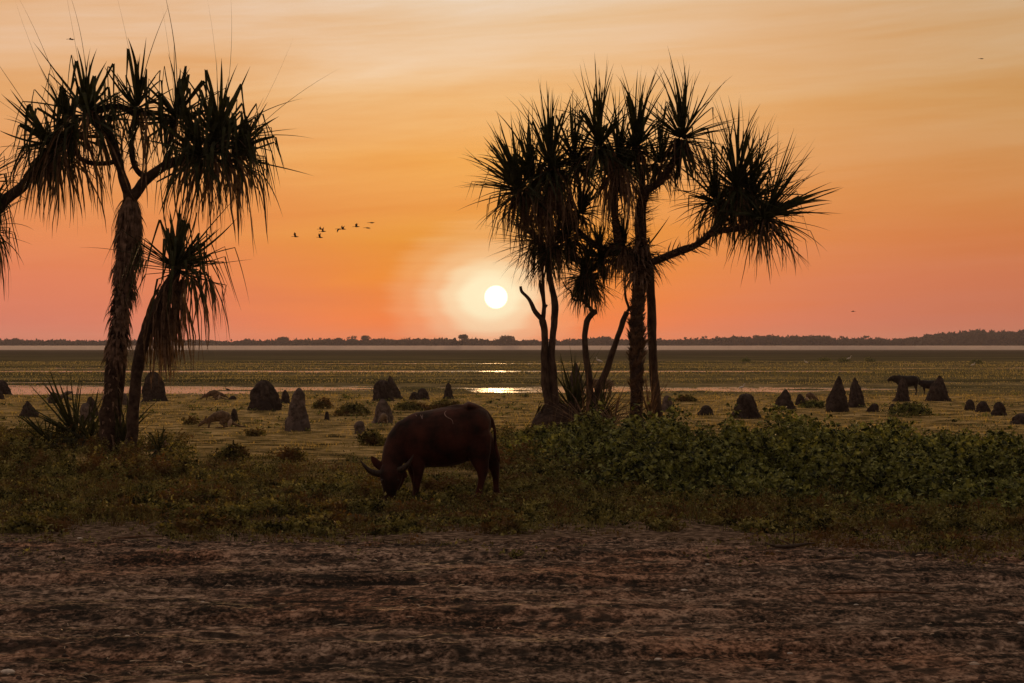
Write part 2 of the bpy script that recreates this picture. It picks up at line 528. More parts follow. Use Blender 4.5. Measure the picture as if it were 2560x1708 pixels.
# ------------------------------------------------------------------ blades and leaves
def rand_trap(n, y0, y1, extra=3.0, power=1.0):
    """points over the wedge the photo looks over, plus a margin"""
    y = y0 + (y1 - y0) * RNG.random(n) ** power
    x = (RNG.random(n) * 2 - 1) * (.262 * y + extra)
    return x, y


def blades(x, y, z, h, w, lean=.5, kink=True):
    """three-segment bent grass blades"""
    n = len(x)
    a = RNG.random(n) * 2 * np.pi
    le = lean * RNG.random(n)
    dirv = np.stack([np.cos(a), np.sin(a), np.zeros(n)], -1)
    sd = np.stack([-np.sin(a), np.cos(a), np.zeros(n)], -1)
    b = RNG.random(n) * 2 * np.pi
    sd = np.stack([np.cos(b), np.sin(b), np.zeros(n)], -1) * .8 + sd * .2
    base = np.stack([x, y, z], -1)
    up = np.array([0, 0, 1.0])
    C = np.stack([base, base + h[:, None] * (.55 * up + .35 * le[:, None] * dirv), base + h[:, None] * ((1 - .35 * le[:, None]) * up + 1.0 * le[:, None] * dirv)], 1)
    W = np.stack([w, w * .75, w * .08], 1)
    return C, W, np.repeat(sd[:, None], 3, 1)


def leaf_cards(c, size, up=.3, down=False):
    """small pointed leaves: 4-vert kites folded slightly"""
    n = len(c)
    d = RNG.normal(size=(n, 3))
    d[:, 2] = d[:, 2] * .6 + up
    d /= np.linalg.norm(d, axis=1)[:, None]
    q = RNG.normal(size=(n, 3))
    s = np.cross(d, q)
    s /= np.linalg.norm(s, axis=1)[:, None] + 1e-9
    nn = np.cross(d, s)
    L = size[:, None]
    V = np.stack([c, c + d * L * .5 + s * L * .30 + nn * L * .1, c + d * L, c + d * L * .5 - s * L * .30 + nn * L * .1], 1)
    b = np.arange(n)[:, None] * 4
    return V.reshape(-1, 3), b + np.array([[0, 1, 2, 3]])


# short turf 24..88 m
mb = MB()
x, y = rand_trap(110000, 24, 89, 4)
keep = RNG.random(len(x)) < np.clip(.55 + .9 * fbm(x * .5, y * .35, 4, 101), .08, 1)
x, y = x[keep], y[keep]
h = (.035 + .07 * RNG.random(len(x)) ** 2) * (1 + .5 * fbm(x * .3, y * .3, 3, 103))
mb.strips(*blades(x, y, gh(x, y) - .01, h, .004 + .00011 * y, .9))
tag(mb.build('short_grass', M['grass'], smooth=False), 'short dry yellow green turf between the mounds', 'grass', kind='stuff')

# marsh reeds 88..330 m
mb = MB()
x, y = rand_trap(95000, 90, 290, 8, 1.3)
z = gh(x, y)
keep = (z > WATER_Z - .04 - .3 * (RNG.random(len(z)) < .35)) & (RNG.random(len(x)) < np.clip(.6 + .9 * fbm(x * .06, y * .2, 4, 111), .1, 1) * np.where(z < WATER_Z + .02, .6, 1))
x, y, z = x[keep], y[keep], z[keep]
mb.strips(*blades(x, y, np.maximum(z, WATER_Z) - .02, .05 + .0003 * np.clip(y - 300, 0, 400) + .13 * RNG.random(len(x)) ** 1.5 * sstep(88, 160, y) + .03, .012 + .00014 * y, .7))
tag(mb.build('marsh_reeds', M['reed'], smooth=False), 'low dull green marsh grass standing in the flooded plain', 'marsh grass', kind='stuff')

# weeds near the track: tufts of blades and small broad leaves, 20.5..38 m
mb = MB()
ml = MB()
nx = 36000
x, y = rand_trap(nx, 18.8, 38, 3, 1.1)
e = track_edge(x)
dens = np.clip(.58 + 1.7 * fbm(x * .45, y * .45, 4, 121) - .30 * sstep(31, 38, y), .05, 1) * np.maximum(sstep(-1.4, 1.0, y - e + 2.4 * fbm(x * .9, y * .9, 4, 123)), .05 * sstep(-3.2, -1.0, y - e))
keep = RNG.random(nx) < dens
x, y = x[keep], y[keep]
hh = RNG.uniform(.03, .10, len(x)) * (1 + .7 * sstep(22.5, 25, y)) * (1 + .8 * np.clip(fbm(x * .6, y * .6, 3, 125), -.5, 1))
hh = np.where(RNG.random(len(x)) < .03, hh * 2.0, hh)
hh = hh * (1 - .6 * np.exp(-(((x + 1.2) / 1.9) ** 2 + ((y - 26.2) / 2.6) ** 2)))
isb = RNG.random(len(x)) < .5
for sel, cnt in ((isb, 11), (~isb, 13)):
    X_, Y_, H_ = np.repeat(x[sel], cnt), np.repeat(y[sel], cnt), np.repeat(hh[sel], cnt)
    r_ = np.repeat(RNG.uniform(.03, .11, sel.sum()), cnt)
    bx, by = X_ + RNG.normal(size=len(X_)) * r_, Y_ + RNG.normal(size=len(X_)) * r_
    bz = gh(bx, by)
    if sel is isb:
        mb.strips(*blades(bx, by, bz - .01, H_ * (.5 + RNG.random(len(X_))), .003 + .0045 * RNG.random(len(X_)), 1.1))
    else:
        ml.add(*leaf_cards(np.stack([bx, by, bz + RNG.random(len(X_)) * H_ * 1.1], -1), .022 + .034 * RNG.random(len(X_))))
g = mb.build('track_edge_grass', M['weed'], smooth=False)
tag(g, 'dark tufty grass along the near edge of the field', 'grass', kind='stuff')
tag(ml.build('ground_weeds', M['weed'], smooth=False), 'small broad leaved weeds creeping over the ground beside the track', 'weeds', kind='stuff')

# small dark tussocks on the turf
mt = MB()
x, y = rand_trap(1500, 36, 89, 4)
keep = RNG.random(len(x)) < np.clip(.35 + 1.2 * fbm(x * .25, y * .2, 4, 141), .02, 1)
x, y = x[keep], y[keep]
c_ = 26
X_, Y_ = np.repeat(x, c_), np.repeat(y, c_)
w_ = np.repeat(.05 + .16 * RNG.random(len(x)) ** 2, c_)
X_, Y_ = X_ + RNG.normal(size=len(X_)) * w_, Y_ + RNG.normal(size=len(X_)) * w_ * .6
mt.add(*leaf_cards(np.stack([X_, Y_, gh(X_, Y_) + .09 * RNG.random(len(X_)) * (.5 + 2.5 * w_)], -1), .03 + .06 * RNG.random(len(X_)), .4))
tag(mt.build('tussocks', M['bush'], smooth=False), 'tiny dark green tussocks dotted over the turf among the mounds', 'grass tufts', kind='stuff')

# low weed clumps in belts left and right of the buffalo
mw = MB()
for i in range(520):
    if i % 2:
        yy = random.uniform(31, 46)
        px_ = random.choice([random.uniform(-150, 260), random.uniform(-150, 480), random.uniform(1130, 1560), random.uniform(1180, 1500)])
    else:
        yy = random.uniform(22.5, 32)
        px_ = random.uniform(-400, 2900)
    xx = (px_ - 1280) / FPX * yy
    r_ = random.uniform(.12, .42)
    h_ = random.uniform(.10, .26) * (1.8 if i % 2 else .7)
    nn = int(60 + 500 * r_ * r_)
    d_ = RNG.normal(size=(nn, 3))
    d_[:, 2] = np.abs(d_[:, 2])
    d_ /= np.linalg.norm(d_, axis=1)[:, None]
    q_ = (.4 + .7 * RNG.random(nn))
    X_, Y_ = xx + d_[:, 0] * r_ * q_, yy + d_[:, 1] * r_ * q_
    Z_ = gh(X_, Y_) + d_[:, 2] * h_ * q_
    X_, Y_, Z_ = np.repeat(X_, 5), np.repeat(Y_, 5), np.repeat(Z_, 5)
    n = len(X_)
    mw.add(*leaf_cards(np.stack([X_ + RNG.normal(size=n) * .03, Y_ + RNG.normal(size=n) * .03, Z_ + RNG.normal(size=n) * .025], -1), .025 + .05 * RNG.random(n) ** 1.4, .2))
tag(mw.build('weed_clumps', M['weed'], smooth=False), 'dark tangled weed clumps in belts around the palm feet and buffalo', 'weeds', kind='stuff')

# leafy thicket on the right
def thicket_height(x, y):
    px = 1280 + x / y * FPX
    ymin = np.interp(px, [1250, 1450, 1700, 2000, 2300, 2560, 3200], [34.5, 30.2, 27.4, 25.8, 25.0, 24.2, 23.6])
    hmax = np.interp(px, [1230, 1330, 1500, 1700, 1900, 2150, 2300, 2400, 2560, 3200], [0, .42, .54, .54, .50, .46, .50, .40, .38, .4])
    ymax = np.interp(px, [1250, 1500, 2560, 3200], [45, 43, 41, 41])
    ymin = ymin + 1.1 * fbm(x * .8, x * 0 + 5, 3, 139)
    m = sstep(ymin - .2, ymin + 2.2, y) * (1 - sstep(ymax - 2, ymax, y))
    lump = .5 + .5 * np.clip(fbm(x * .85, y * .85, 3, 131) * 2.2, -1, 1)
    return hmax * m * (.45 + .75 * lump) * (1 + .30 * fbm(x * 2.3, y * 2.3, 3, 137))


mb = MB()
ms = MB()
cx, cy, cr, chh = [], [], [], []
for i in range(2200):
    yy = random.uniform(23.6, 43)
    xx = random.uniform(-1.0, yy * .262 + 5.5)
    hm = float(thicket_height(np.array([xx]), np.array([yy]))[0])
    if hm < .07:
        continue
    r_ = random.choice([random.uniform(.2, .4), random.uniform(.4, .8)]) * (.6 + hm)
    if any((xx - a_) ** 2 + (yy - b_) ** 2 < (.70 * (r_ + c_)) ** 2 for a_, b_, c_ in zip(cx, cy, cr)):
        continue
    cx.append(xx); cy.append(yy); cr.append(r_); chh.append(hm * random.uniform(.55, 1.5))
xs_, ys_, zs_ = [], [], []
for a_, b_, r_, h_ in zip(cx, cy, cr, chh):
    nn = int(60 + 330 * r_ * r_ * (1 + h_ * 1.5))
    d_ = RNG.normal(size=(nn, 3))
    d_[:, 2] = np.abs(d_[:, 2])
    d_ /= np.linalg.norm(d_, axis=1)[:, None]
    q_ = (.55 + .55 * RNG.random(nn) ** .6)
    lob = 1 + .35 * fbm(d_[:, 0] * 2.5 + a_ * 7, d_[:, 1] * 2.5 + d_[:, 2] * 2 + b_ * 3, 3, 5)
    xs_.append(a_ + d_[:, 0] * r_ * q_ * lob)
    ys_.append(b_ + d_[:, 1] * r_ * q_ * lob)
    zs_.append(d_[:, 2] * h_ * q_ * lob * 1.15)
x, y, zc = np.concatenate(xs_), np.concatenate(ys_), np.concatenate(zs_)
zc = zc + gh(x, y)
cnt = RNG.integers(3, 8, len(x))
X_, Y_, Z_ = np.repeat(x, cnt), np.repeat(y, cnt), np.repeat(zc, cnt)
n = len(X_)
print('thicket', len(cx), len(x), n)
mb.add(*leaf_cards(np.stack([X_ + RNG.normal(size=n) * .045, Y_ + RNG.normal(size=n) * .045, Z_ + RNG.normal(size=n) * .03], -1), .045 + .085 * RNG.random(n) ** 1.5, .1))
for k in range(0, len(x), 60):
    b = np.array([x[k] + random.uniform(-.25, .25), y[k] + random.uniform(-.25, .25), gz(x[k], y[k])])
    tp = np.array([x[k], y[k], zc[k] + random.uniform(0, .1)])
    mid_ = (b + tp) / 2 + RNG.normal(size=3) * .05
    ms.tube([b, mid_, tp], [.008, .006, .003], 4, sub=2, cap=False)
th = thing('shrub_thicket', (5, 36, 0), 'tangled dark green leafy shrubs filling the right middle ground', 'shrubs')
th['kind'] = 'stuff'
mb.build('foliage', M['bush'], th, smooth=False)['kind'] = 'stuff'
ms.build('stem', M['stick'], th)['kind'] = 'stuff'


def low_bush(px0, px1, base, top, label, mat='weed', group='low bushes scattered over the turf', n=None):
    D = dist_of(base)
    c = P((px0 + px1) / 2, base, D)
    c[2] = gz(c[0], c[1])
    w = (px1 - px0) / 2 / FPX * D
    hgt = (base - top) / FPX * D
    b = MB()
    k = n or int(max(14, 300 * w))
    a = RNG.random(k) * 2 * np.pi
    r = np.sqrt(RNG.random(k)) * w
    hx, hy = np.cos(a) * r, np.sin(a) * r * .8
    hz = np.sqrt(np.clip(1 - (r / w) ** 2, .05, 1)) * hgt * (.35 + .65 * RNG.random(k))
    for i in range(k):
        m = 14
        cc = np.stack([c[0] + hx[i] + RNG.normal(size=m) * .05, c[1] + hy[i] + RNG.normal(size=m) * .05, c[2] + hz[i] + RNG.normal(size=m) * .035], -1)
        b.add(*leaf_cards(cc, .035 + .045 * RNG.random(m), .2))
    t_ = thing('low_bush', c, label, 'bush', group)
    b.build('foliage', M[mat], t_, smooth=False)
    s_ = MB()
    for i in range(7):
        j = random.randrange(k)
        s_.tube([c + np.array([0, 0, -.02]), c + np.array([hx[j] * .6, hy[j] * .6, hz[j] * .6]), c + np.array([hx[j], hy[j], hz[j]])], [.012, .008, .004], 4, sub=2, cap=False)
    s_.build('stem', M['stick'], t_)


low_bush(838, 925, 1038, 1006, 'widest dark bush, lying left of the rounded mound behind the buffalo')
low_bush(985, 1075, 1026, 1004, 'green bush spread below the boulder shaped mound')
low_bush(1075, 1160, 1024, 1000, 'green bush in front of the water just above the buffalo back')
low_bush(785, 832, 1022, 998, 'small olive bush right of the tall pale mound')
low_bush(618, 660, 1090, 1075, 'flat low bush below the largest dark mound', n=30)
low_bush(455, 500, 1060, 1040, 'small green bush left of the grazing wallaby', n=30)
low_bush(2000, 2062, 1022, 1004, 'small bush between the squat mound and the tall pointed pair', 'bush')
low_bush(895, 960, 1112, 1076, 'dark bush in front of the pink stump beside the buffalo neck')
low_bush(540, 620, 1150, 1108, 'brown low bush in the weeds left of the buffalo')
low_bush(0, 110, 1148, 1092, 'dark bush at the left edge of the picture', n=120)
low_bush(700, 760, 1150, 1120, 'rusty low bush halfway between left palm and buffalo')
low_bush(1690, 1740, 1003, 990, 'tiny bush on the shore right of the palm trunks')
low_bush(2222, 2330, 1040, 1004, 'raised leafy bush at the back of the thicket below the far buffaloes', 'bush')


# ------------------------------------------------------------------ termite mounds
def mound(px0, px1, base, top, label, style='cone', peak=None, mat='mound', seed=1, lobes=None, depth=.8, foot=.3):
    D = dist_of(base)
    cx, w = (px0 + px1) / 2, (px1 - px0) / 2 / FPX * D
    c = P(cx, base, D)
    c[1] += w * .5
    c[2] = gz(c[0], c[1])
    H = (base - top) / FPX * D
    pk = 0 if peak is None else (peak - cx) / FPX * D
    n, m = 64, 48
    tt = np.linspace(0, 1, m)
    prof = {'cone': lambda t: (1 - t) ** .75 * .98 + .02, 'spire': lambda t: (1 - t ** 2.2) ** .8 * (1 - .18 * t), 'dome': lambda t: np.sqrt(np.clip(1 - t ** 2.2, 0, 1)) * (1 - .08 * t),
            'block': lambda t: np.clip(1 - t ** 6, 0, 1) ** .5 * (1 - .30 * t), 'flat': lambda t: np.clip(1 - t ** 9, 0, 1) ** .5 * (1 - .46 * t ** .9),
            'waist': lambda t: np.sqrt(np.clip(1 - t ** 5, 0, 1)) * (.50 + .5 * (1 - t) ** 1.5 + .10 * np.exp(-((t - .85) / .1) ** 2))}[style](tt)
    th_ = np.linspace(0, 2 * np.pi, n, endpoint=False)
    rr = prof[:, None] * w * np.ones((1, n))
    nz = fbm(np.cos(th_)[None] * 1.7 + tt[:, None] * 2.2 + seed * 3.1, np.sin(th_)[None] * 1.7 + seed + tt[:, None] * .7, 4, seed, .6)
    rid = np.abs(fbm(np.cos(th_)[None] * 3 + seed, np.sin(th_)[None] * 3 - seed + tt[:, None] * .5, 2, seed + 5))
    nz = nz + .35 * fbm(np.cos(th_)[None] * 6 + tt[:, None] * 7 + seed, np.sin(th_)[None] * 6 - tt[:, None] * 3, 3, seed + 9, .7)
    rr = rr * (1 + .42 * nz - .30 * rid) * (1 + foot * np.exp(-tt[:, None] / .10))
    X = rr * np.cos(th_)[None] + pk * tt[:, None] ** 1.3
    Y = rr * np.sin(th_)[None] * depth
    Z = tt[:, None] * H * (1 + .04 * nz) - .05
    V = np.stack([X, Y, Z + np.zeros_like(X)], -1)
    b = MB()
    i = np.arange(m - 1)[:, None] * n
    j = np.arange(n)[None]
    k = (j + 1) % n
    b.add(V + c, np.stack([i + j, i + k, i + n + k, i + n + j], -1).reshape(-1, 4))
    b.add(np.vstack([V[-1], V[-1].mean(0)[None]]) + c, np.array([[q, (q + 1) % n, n] for q in range(n)]))
    if lobes is None and w > .22:
        rl = random.Random(seed * 7 + 1)
        lobes = [(rl.uniform(-.7, .7), 0, rl.uniform(.22, .42), rl.uniform(.18, .5)) for _ in range(rl.randint(2, 4))]
    if lobes:
        for (lx, lz, lw, lh) in lobes:      # buttresses: fraction of half-width / height
            q = np.linspace(0, 1, 14)
            pr = np.sqrt(np.clip(1 - q ** 2.5, 0, 1))
            nn = fbm(np.cos(th_)[None] * 2 + lx * 5, np.sin(th_)[None] * 2 + q[:, None] * 3, 3, seed + int(lx * 10) + 30)
            r_ = pr[:, None] * lw * w * (1 + .22 * nn)
            LV = np.stack([lx * w + r_ * np.cos(th_)[None], -.35 * w + r_ * .8 * np.sin(th_)[None], (lz + q[:, None] * lh) * H - .03 + r_ * 0], -1)
            i2 = np.arange(13)[:, None] * n
            b.add(LV + c, np.stack([i2 + j, i2 + k, i2 + n + k, i2 + n + j], -1).reshape(-1, 4))
    me = b.build('termite_mound', M[mat])
    # origin at the base
    for v in me.data.vertices:
        v.co -= Vector(c)
    me.location = Vector(c)
    return tag(me, label, 'termite mound', 'termite mounds standing on the turf')


mound(619, 695, 1026, 947, 'largest dark mound left of centre, broad with a blunt peak', 'dome', 658, seed=2, foot=.15)
mound(700, 724, 1010, 973, 'small dark mound tucked behind the tall pale mound', 'dome', seed=3)
mound(712, 774, 1077, 965, 'tall pale grey mound with a narrow head and lobed foot', 'waist', 745, 'mound_grey', 4, [(-.55, 0, .5, .38), (.1, 0, .62, .22), (.6, 0, .45, .32), (-.3, .3, .45, .33)])
mound(930, 983, 1005, 949, 'block shaped reddish mound behind the grey rounded one', 'block', seed=5, foot=.12)
mound(962, 1003, 999, 938, 'slender pointed mound right behind the reddish block shaped one', 'spire', 974, seed=6)
mound(932, 980, 1059, 994, 'rounded grey mound behind the buffalo shoulder, small wallaby at its foot', 'dome', seed=7, foot=.2, mat='mound_grey')
mound(1040, 1072, 999, 967, 'boulder like mound in front of the bright water', 'dome', seed=8, foot=.05)
mound(1022, 1048, 1001, 978, 'low lump leaning on the boulder like mound', 'dome', seed=48, foot=.1)
mound(1108, 1135, 998, 955, 'bottle shaped mound standing against the brightest water', 'waist', 1120, seed=9)
mound(573, 595, 1053, 1017, 'small pointed mound behind the grazing wallaby', 'dome', seed=10)
mound(883, 913, 1086, 1049, 'pinkish square stump mound left of the buffalo neck', 'block', seed=11, mat='mound_grey', foot=.1)
mound(810, 824, 1047, 1022, 'tiny dark pillar on the turf left of the buffalo', 'dome', seed=12)
mound(-22, 23, 984, 944, 'dark mound cut by the left picture edge on the shore', 'dome', 0, seed=13)
mound(-14, 10, 997, 973, 'small mound cut by the left picture edge, nearer than its neighbour', 'dome', seed=14)
mound(43, 96, 1042, 997, 'dark cone mound with wide skirt near the left edge', 'cone', 66, seed=15)
mound(118, 146, 1009, 977, 'dark upright mound beside the grey fallen log', 'dome', seed=16)
mound(193, 233, 1057, 1003, 'grey slab shaped mound seen through the left palm seedling leaves', 'block', seed=17, mat='mound_grey', foot=.05)
mound(214, 246, 1042, 986, 'mound with pointed head behind the grey slab shaped mound', 'dome', 224, seed=18)
mound(298, 321, 1013, 980, 'grey mound seen between the two left palm trunks', 'dome', seed=19, mat='mound_grey')
mound(352, 410, 1004, 925, 'thick brown mound under the hanging dead palm leaves', 'block', seed=20)
mound(380, 432, 1146, 1092, 'round thatch like dark mound right of the left palm foot', 'dome', 405, seed=21, mat='palm_dry')
mound(1745, 1786, 1038, 1009, 'low flat hump behind the thicket right of the palm trunks', 'dome', seed=22)
mound(1826, 1905, 1046, 979, 'broad flat topped mound, first large one right of the palms', 'flat', seed=23, foot=.1)
mound(1929, 1991, 1026, 972, 'dark cone mound with a blunt tip right of the flat topped one', 'cone', 1966, seed=24, foot=.1)
mound(1988, 2016, 1012, 981, 'ragged little mound touching the dark cone mound', 'dome', seed=25)
mound(2066, 2122, 1033, 939, 'taller left one of the two pointed mounds', 'spire', 2100, seed=26, foot=.1)
mound(2120, 2165, 1019, 941, 'right one of the two pointed mounds, slightly slimmer', 'spire', 2139, seed=27, foot=.12)
mound(2239, 2275, 1005, 941, 'pillar mound hiding the shoulder of the far dark buffalo', 'spire', 2260, seed=28)
mound(2315, 2382, 1005, 938, 'big double mound to the right of the far buffalo calf', 'cone', 2353, seed=29, foot=.08, lobes=[(-.35, 0, .45, .72)])
mound(2165, 2198, 1033, 1008, 'small dark hump right below the two pointed mounds', 'dome', 2188, seed=30)
mound(2413, 2440, 1026, 995, 'left one of the three small mounds at far right', 'dome', seed=31)
mound(2441, 2477, 1031, 1000, 'middle one of the three small mounds at far right', 'dome', seed=32)
mound(2481, 2517, 1040, 1002, 'right one of the three small mounds at far right', 'dome', seed=33)
mound(2222, 2241, 1027, 1008, 'tiny hump peeping over the thicket below the far buffalo', 'dome', seed=34)
mound(1652, 1684, 1031, 986, 'grey mound close behind the smooth palm trunk', 'dome', seed=35, mat='mound_grey')
mound(1549, 1594, 1098, 1033, 'dark pointed stump in front of the spiky palm trunk', 'spire', 1570, seed=36)
mound(1417, 1462, 990, 905, 'tall brown mound between the slender leaning stems', 'spire', 1440, seed=37)
mound(570, 592, 1001, 988, 'flat dark lump just right of the wallabies far back', 'dome', seed=38)
mound(2528, 2600, 1062, 1030, 'low hump at the right picture edge behind the thicket', 'dome', seed=39)


# ------------------------------------------------------------------ pandanus palms
UPV = np.array([0, 0, 1.0])


def rosette(b, c, axis, n, L, th0=5, th1=120, kinkp=.55, droop=.55, w=.03, N=11, kink_t=(.35, .7), stiff=0.0, lenvar=.25):
    c = np.asarray(c, float)
    axis = np.asarray(axis, float)
    axis = axis / np.linalg.norm(axis)
    t1 = np.cross(axis, [0.1, 1, 0.05])
    t1 /= np.linalg.norm(t1)
    t2 = np.cross(axis, t1)
    u = RNG.random(n)
    c0, c1 = math.cos(R(th0)), math.cos(R(th1))
    th = np.where(RNG.random(n) < .72, np.arccos(c0 + (c1 - c0) * u), np.radians(th0 + (th1 - th0) * u))
    ph = np.arange(n) * 2.39996 + RNG.random(n) * .5
    rad = np.cos(ph)[:, None] * t1 + np.sin(ph)[:, None] * t2
    tang = -np.sin(ph)[:, None] * t1 + np.cos(ph)[:, None] * t2
    d = np.cos(th)[:, None] * axis + np.sin(th)[:, None] * rad
    Ls = L * (1 - lenvar + lenvar * 1.6 * RNG.random(n)) * (.92 + .12 * np.cos(th))
    ds = Ls / (N - 1)
    pos = c + .05 * L * d * RNG.random(n)[:, None] - axis * (th[:, None] / np.pi) * .22
    C = np.zeros((n, N, 3))
    C[:, 0] = pos
    kt = np.where((RNG.random(n) < kinkp) & (th > R(12)), kink_t[0] + (kink_t[1] - kink_t[0]) * RNG.random(n), 9.0)
    dr = droop * (.5 + RNG.random(n)) * (.25 + np.sin(np.clip(th, 0, np.pi / 2))) * (1 - stiff)
    wob = RNG.normal(size=(n, 3)) * .03
    hangd = np.stack([RNG.normal(size=n) * .14, RNG.normal(size=n) * .14, -np.ones(n)], -1)
    hangd += d * np.array([1, 1, 0]) * (.12 + .45 * RNG.random(n)[:, None] ** 2)
    dd = d.copy()
    kinked = np.zeros(n, bool)
    Sd = np.zeros((n, N, 3))
    Sd[:, 0] = tang
    for i in range(1, N):
        t = i / (N - 1)
        newk = (~kinked) & (t > kt)
        dd[newk] = hangd[newk]
        kinked |= newk
        g = np.where(kinked, .12, dr * .16 * t)
        dd = dd + wob
        dd[:, 2] -= g
        dd /= np.linalg.norm(dd, axis=1)[:, None]
        C[:, i] = C[:, i - 1] + dd * ds[:, None]
        Sd[:, i] = tang
    tt = np.linspace(0, 1, N)
    prof = np.interp(tt, [0, .08, .5, .8, 1], [.8, 1.0, .8, .42, .03])
    W = w * (.75 + .5 * RNG.random(n))[:, None] * prof[None]
    # V keel: offset opposite to local normal
    T = np.gradient(C, axis=1)
    T /= np.linalg.norm(T, axis=2)[..., None] + 1e-9
    nrm = np.cross(T, Sd)
    nrm /= np.linalg.norm(nrm, axis=2)[..., None] + 1e-9
    b.strips(C, W, Sd, keel=-nrm * W[..., None] * .55)


def skirt(b, c, n, L, r=.12, w=.022, spread=.22, N=8):
    a = RNG.random(n) * 2 * np.pi
    C = np.zeros((n, N, 3))
    out = np.stack([np.cos(a), np.sin(a), np.zeros(n)], -1)
    tang = np.stack([-np.sin(a), np.cos(a), np.zeros(n)], -1)
    C[:, 0] = c + out * r * RNG.random(n)[:, None] + np.array([0, 0, 1]) * RNG.normal(size=n)[:, None] * .06
    Ls = L * (.45 + .65 * RNG.random(n))
    d = out * (.35 + .6 * RNG.random(n))[:, None] + np.array([0, 0, -.6])
    for i in range(1, N):
        d = d + np.array([0, 0, -.42]) + RNG.normal(size=(n, 3)) * .10
        d = d * np.array([1 - .12 * (1 - spread), 1 - .12 * (1 - spread), 1])
        d /= np.linalg.norm(d, axis=1)[:, None]
        C[:, i] = C[:, i - 1] + d * (Ls / (N - 1))[:, None]
    W = w * (.6 + .8 * RNG.random(n))[:, None] * np.interp(np.linspace(0, 1, N), [0, .3, .8, 1], [.8, 1, .5, .05])[None]
    tw = RNG.random(n) * 1.5
    Sd = tang[:, None] * np.ones((1, N, 1))
    Sd = Sd * np.cos(tw)[:, None, None] + out[:, None] * np.sin(tw)[:, None, None]
    b.strips(C, W, Sd)


def spikes(b, pts, rad, n, L, w=.02, up=.3, down=0.0, helix=0, N=4, t0=0.0, t1=1.0, curl=.3):
    """short stiff leaf bases along a stem"""
    pts, rad = np.asarray(pts), np.asarray(rad)
    u = t0 + (t1 - t0) * RNG.random(n)
    if helix:
        u = np.sort(u)
    f = u * (len(pts) - 1)
    i = np.minimum(f.astype(int), len(pts) - 2)
    fr = (f - i)[:, None]
    p = pts[i] * (1 - fr) + pts[i + 1] * fr
    rd = rad[i] * (1 - fr[:, 0]) + rad[i + 1] * fr[:, 0]
    T = pts[i + 1] - pts[i]
    T /= np.linalg.norm(T, axis=1)[:, None]
    A = np.cross(T, [0.05, 1.0, 0.02])
    A /= np.linalg.norm(A, axis=1)[:, None]
    B = np.cross(T, A)
    if helix:
        arms = RNG.integers(0, 3, n)
        a = u * helix * 2 * np.pi + arms * 2 * np.pi / 3 + RNG.normal(size=n) * .16
    else:
        a = RNG.random(n) * 2 * np.pi
    out = np.cos(a)[:, None] * A + np.sin(a)[:, None] * B
    tang = np.cross(T, out)
    Ls = L * (.5 + .8 * RNG.random(n)) * np.clip(1 + 1.3 * fbm(u * len(pts) * .5, a * .9, 3, 7), .35, 1.9)
    C = np.zeros((n, N, 3))
    C[:, 0] = p + out * rd[:, None] * .85
    d = out + T * (up * (.5 + RNG.random(n)))[:, None] - np.array([0, 0, down])
    for k in range(1, N):
        d = d / np.linalg.norm(d, axis=1)[:, None]
        C[:, k] = C[:, k - 1] + d * (Ls / (N - 1))[:, None]
        d = d - np.array([0, 0, 1]) * (curl * down + .02) + RNG.normal(size=(n, 3)) * .12
    W = w * (.6 + .8 * RNG.random(n))[:, None] * np.interp(np.linspace(0, 1, N), [0, .4, 1], [1, .85, .05])[None]
    b.strips(C, W, tang[:, None] * np.ones((1, N, 1)))


def tree_part(parent, name, fn, mat, smooth=True):
    b = MB()
    fn(b)
    return b.build(name, M[mat], parent, smooth)


# --- left palm (40 m)
DL = 40.0
q = lambda px, py, dy=0: P(px, py, DL + dy) - 0
LG = P(270, 1130, DL)
LG[2] = gz(LG[0], DL)
T_left = thing('pandanus_palm', LG, 'tall shaggy trunked pandanus palm in left foreground with four large crowns', 'palm tree', 'pandanus palms against the sunset')


def f(b):
    global tl, tr
    tl = b.tube([P(266, 1136, DL), q(268, 1090), q(278, 980), q(288, 880), q(304, 740), q(318, 640), q(326, 560), q(324, 492)], [.22, .18, .16, .14, .14, .165, .19, .11], 14, .55, 3)


t_o = tree_part(T_left, 'trunk', f, 'palm_trunk')
b = MB()
tr2 = b.tube([P(292, 1125, DL + .4), q(291, 1040, .4), q(298, 960, .3), q(303, 890, .2), q(312, 820, .1)], [.14, .11, .11, .10, .08], 10, .35, 8)
b.build('trunk', M['palm_trunk'], T_left)
b = MB()
spikes(b, tl[0], tl[1], 1200, .32, .032, up=-.2, down=.8, t0=.42, t1=1.0, curl=.7, N=5)
spikes(b, tl[0], tl[1], 110, .18, .026, up=-.2, down=1.0, t0=.02, t1=.40, curl=.7, N=4)
spikes(b, tl[0], tl[1], 500, .50, .026, up=-.3, down=1.2, t0=.72, t1=1.0, curl=.8, N=6)
b.build('dead_leaf_bases', M['leaf_scale'], T_left, False)
br = [[(320, 495, 0), (306, 440, 0), (294, 400, -.1), (283, 360, -.2), (268, 320, -.3), (232, 285, -.3)],
      [(328, 495, 0), (345, 475, 0), (372, 445, .1), (415, 412, .2), (470, 396, .3), (520, 375, .2), (545, 345, .1)],
      [(294, 402, -.1), (262, 409, .2), (225, 407, .4), (200, 395, .4), (182, 360, .4), (176, 330, .3)],
      [(372, 446, .1), (345, 430, .3), (330, 390, .4), (328, 330, .4), (343, 275, .3)],
      [(343, 290, .3), (300, 268, .1), (250, 272, 0), (220, 285, 0)],
      [(415, 412, .2), (425, 360, .5), (432, 320, .6), (442, 285, .6)]]
brr = [.10, .11, .05, .065, .06, .06]
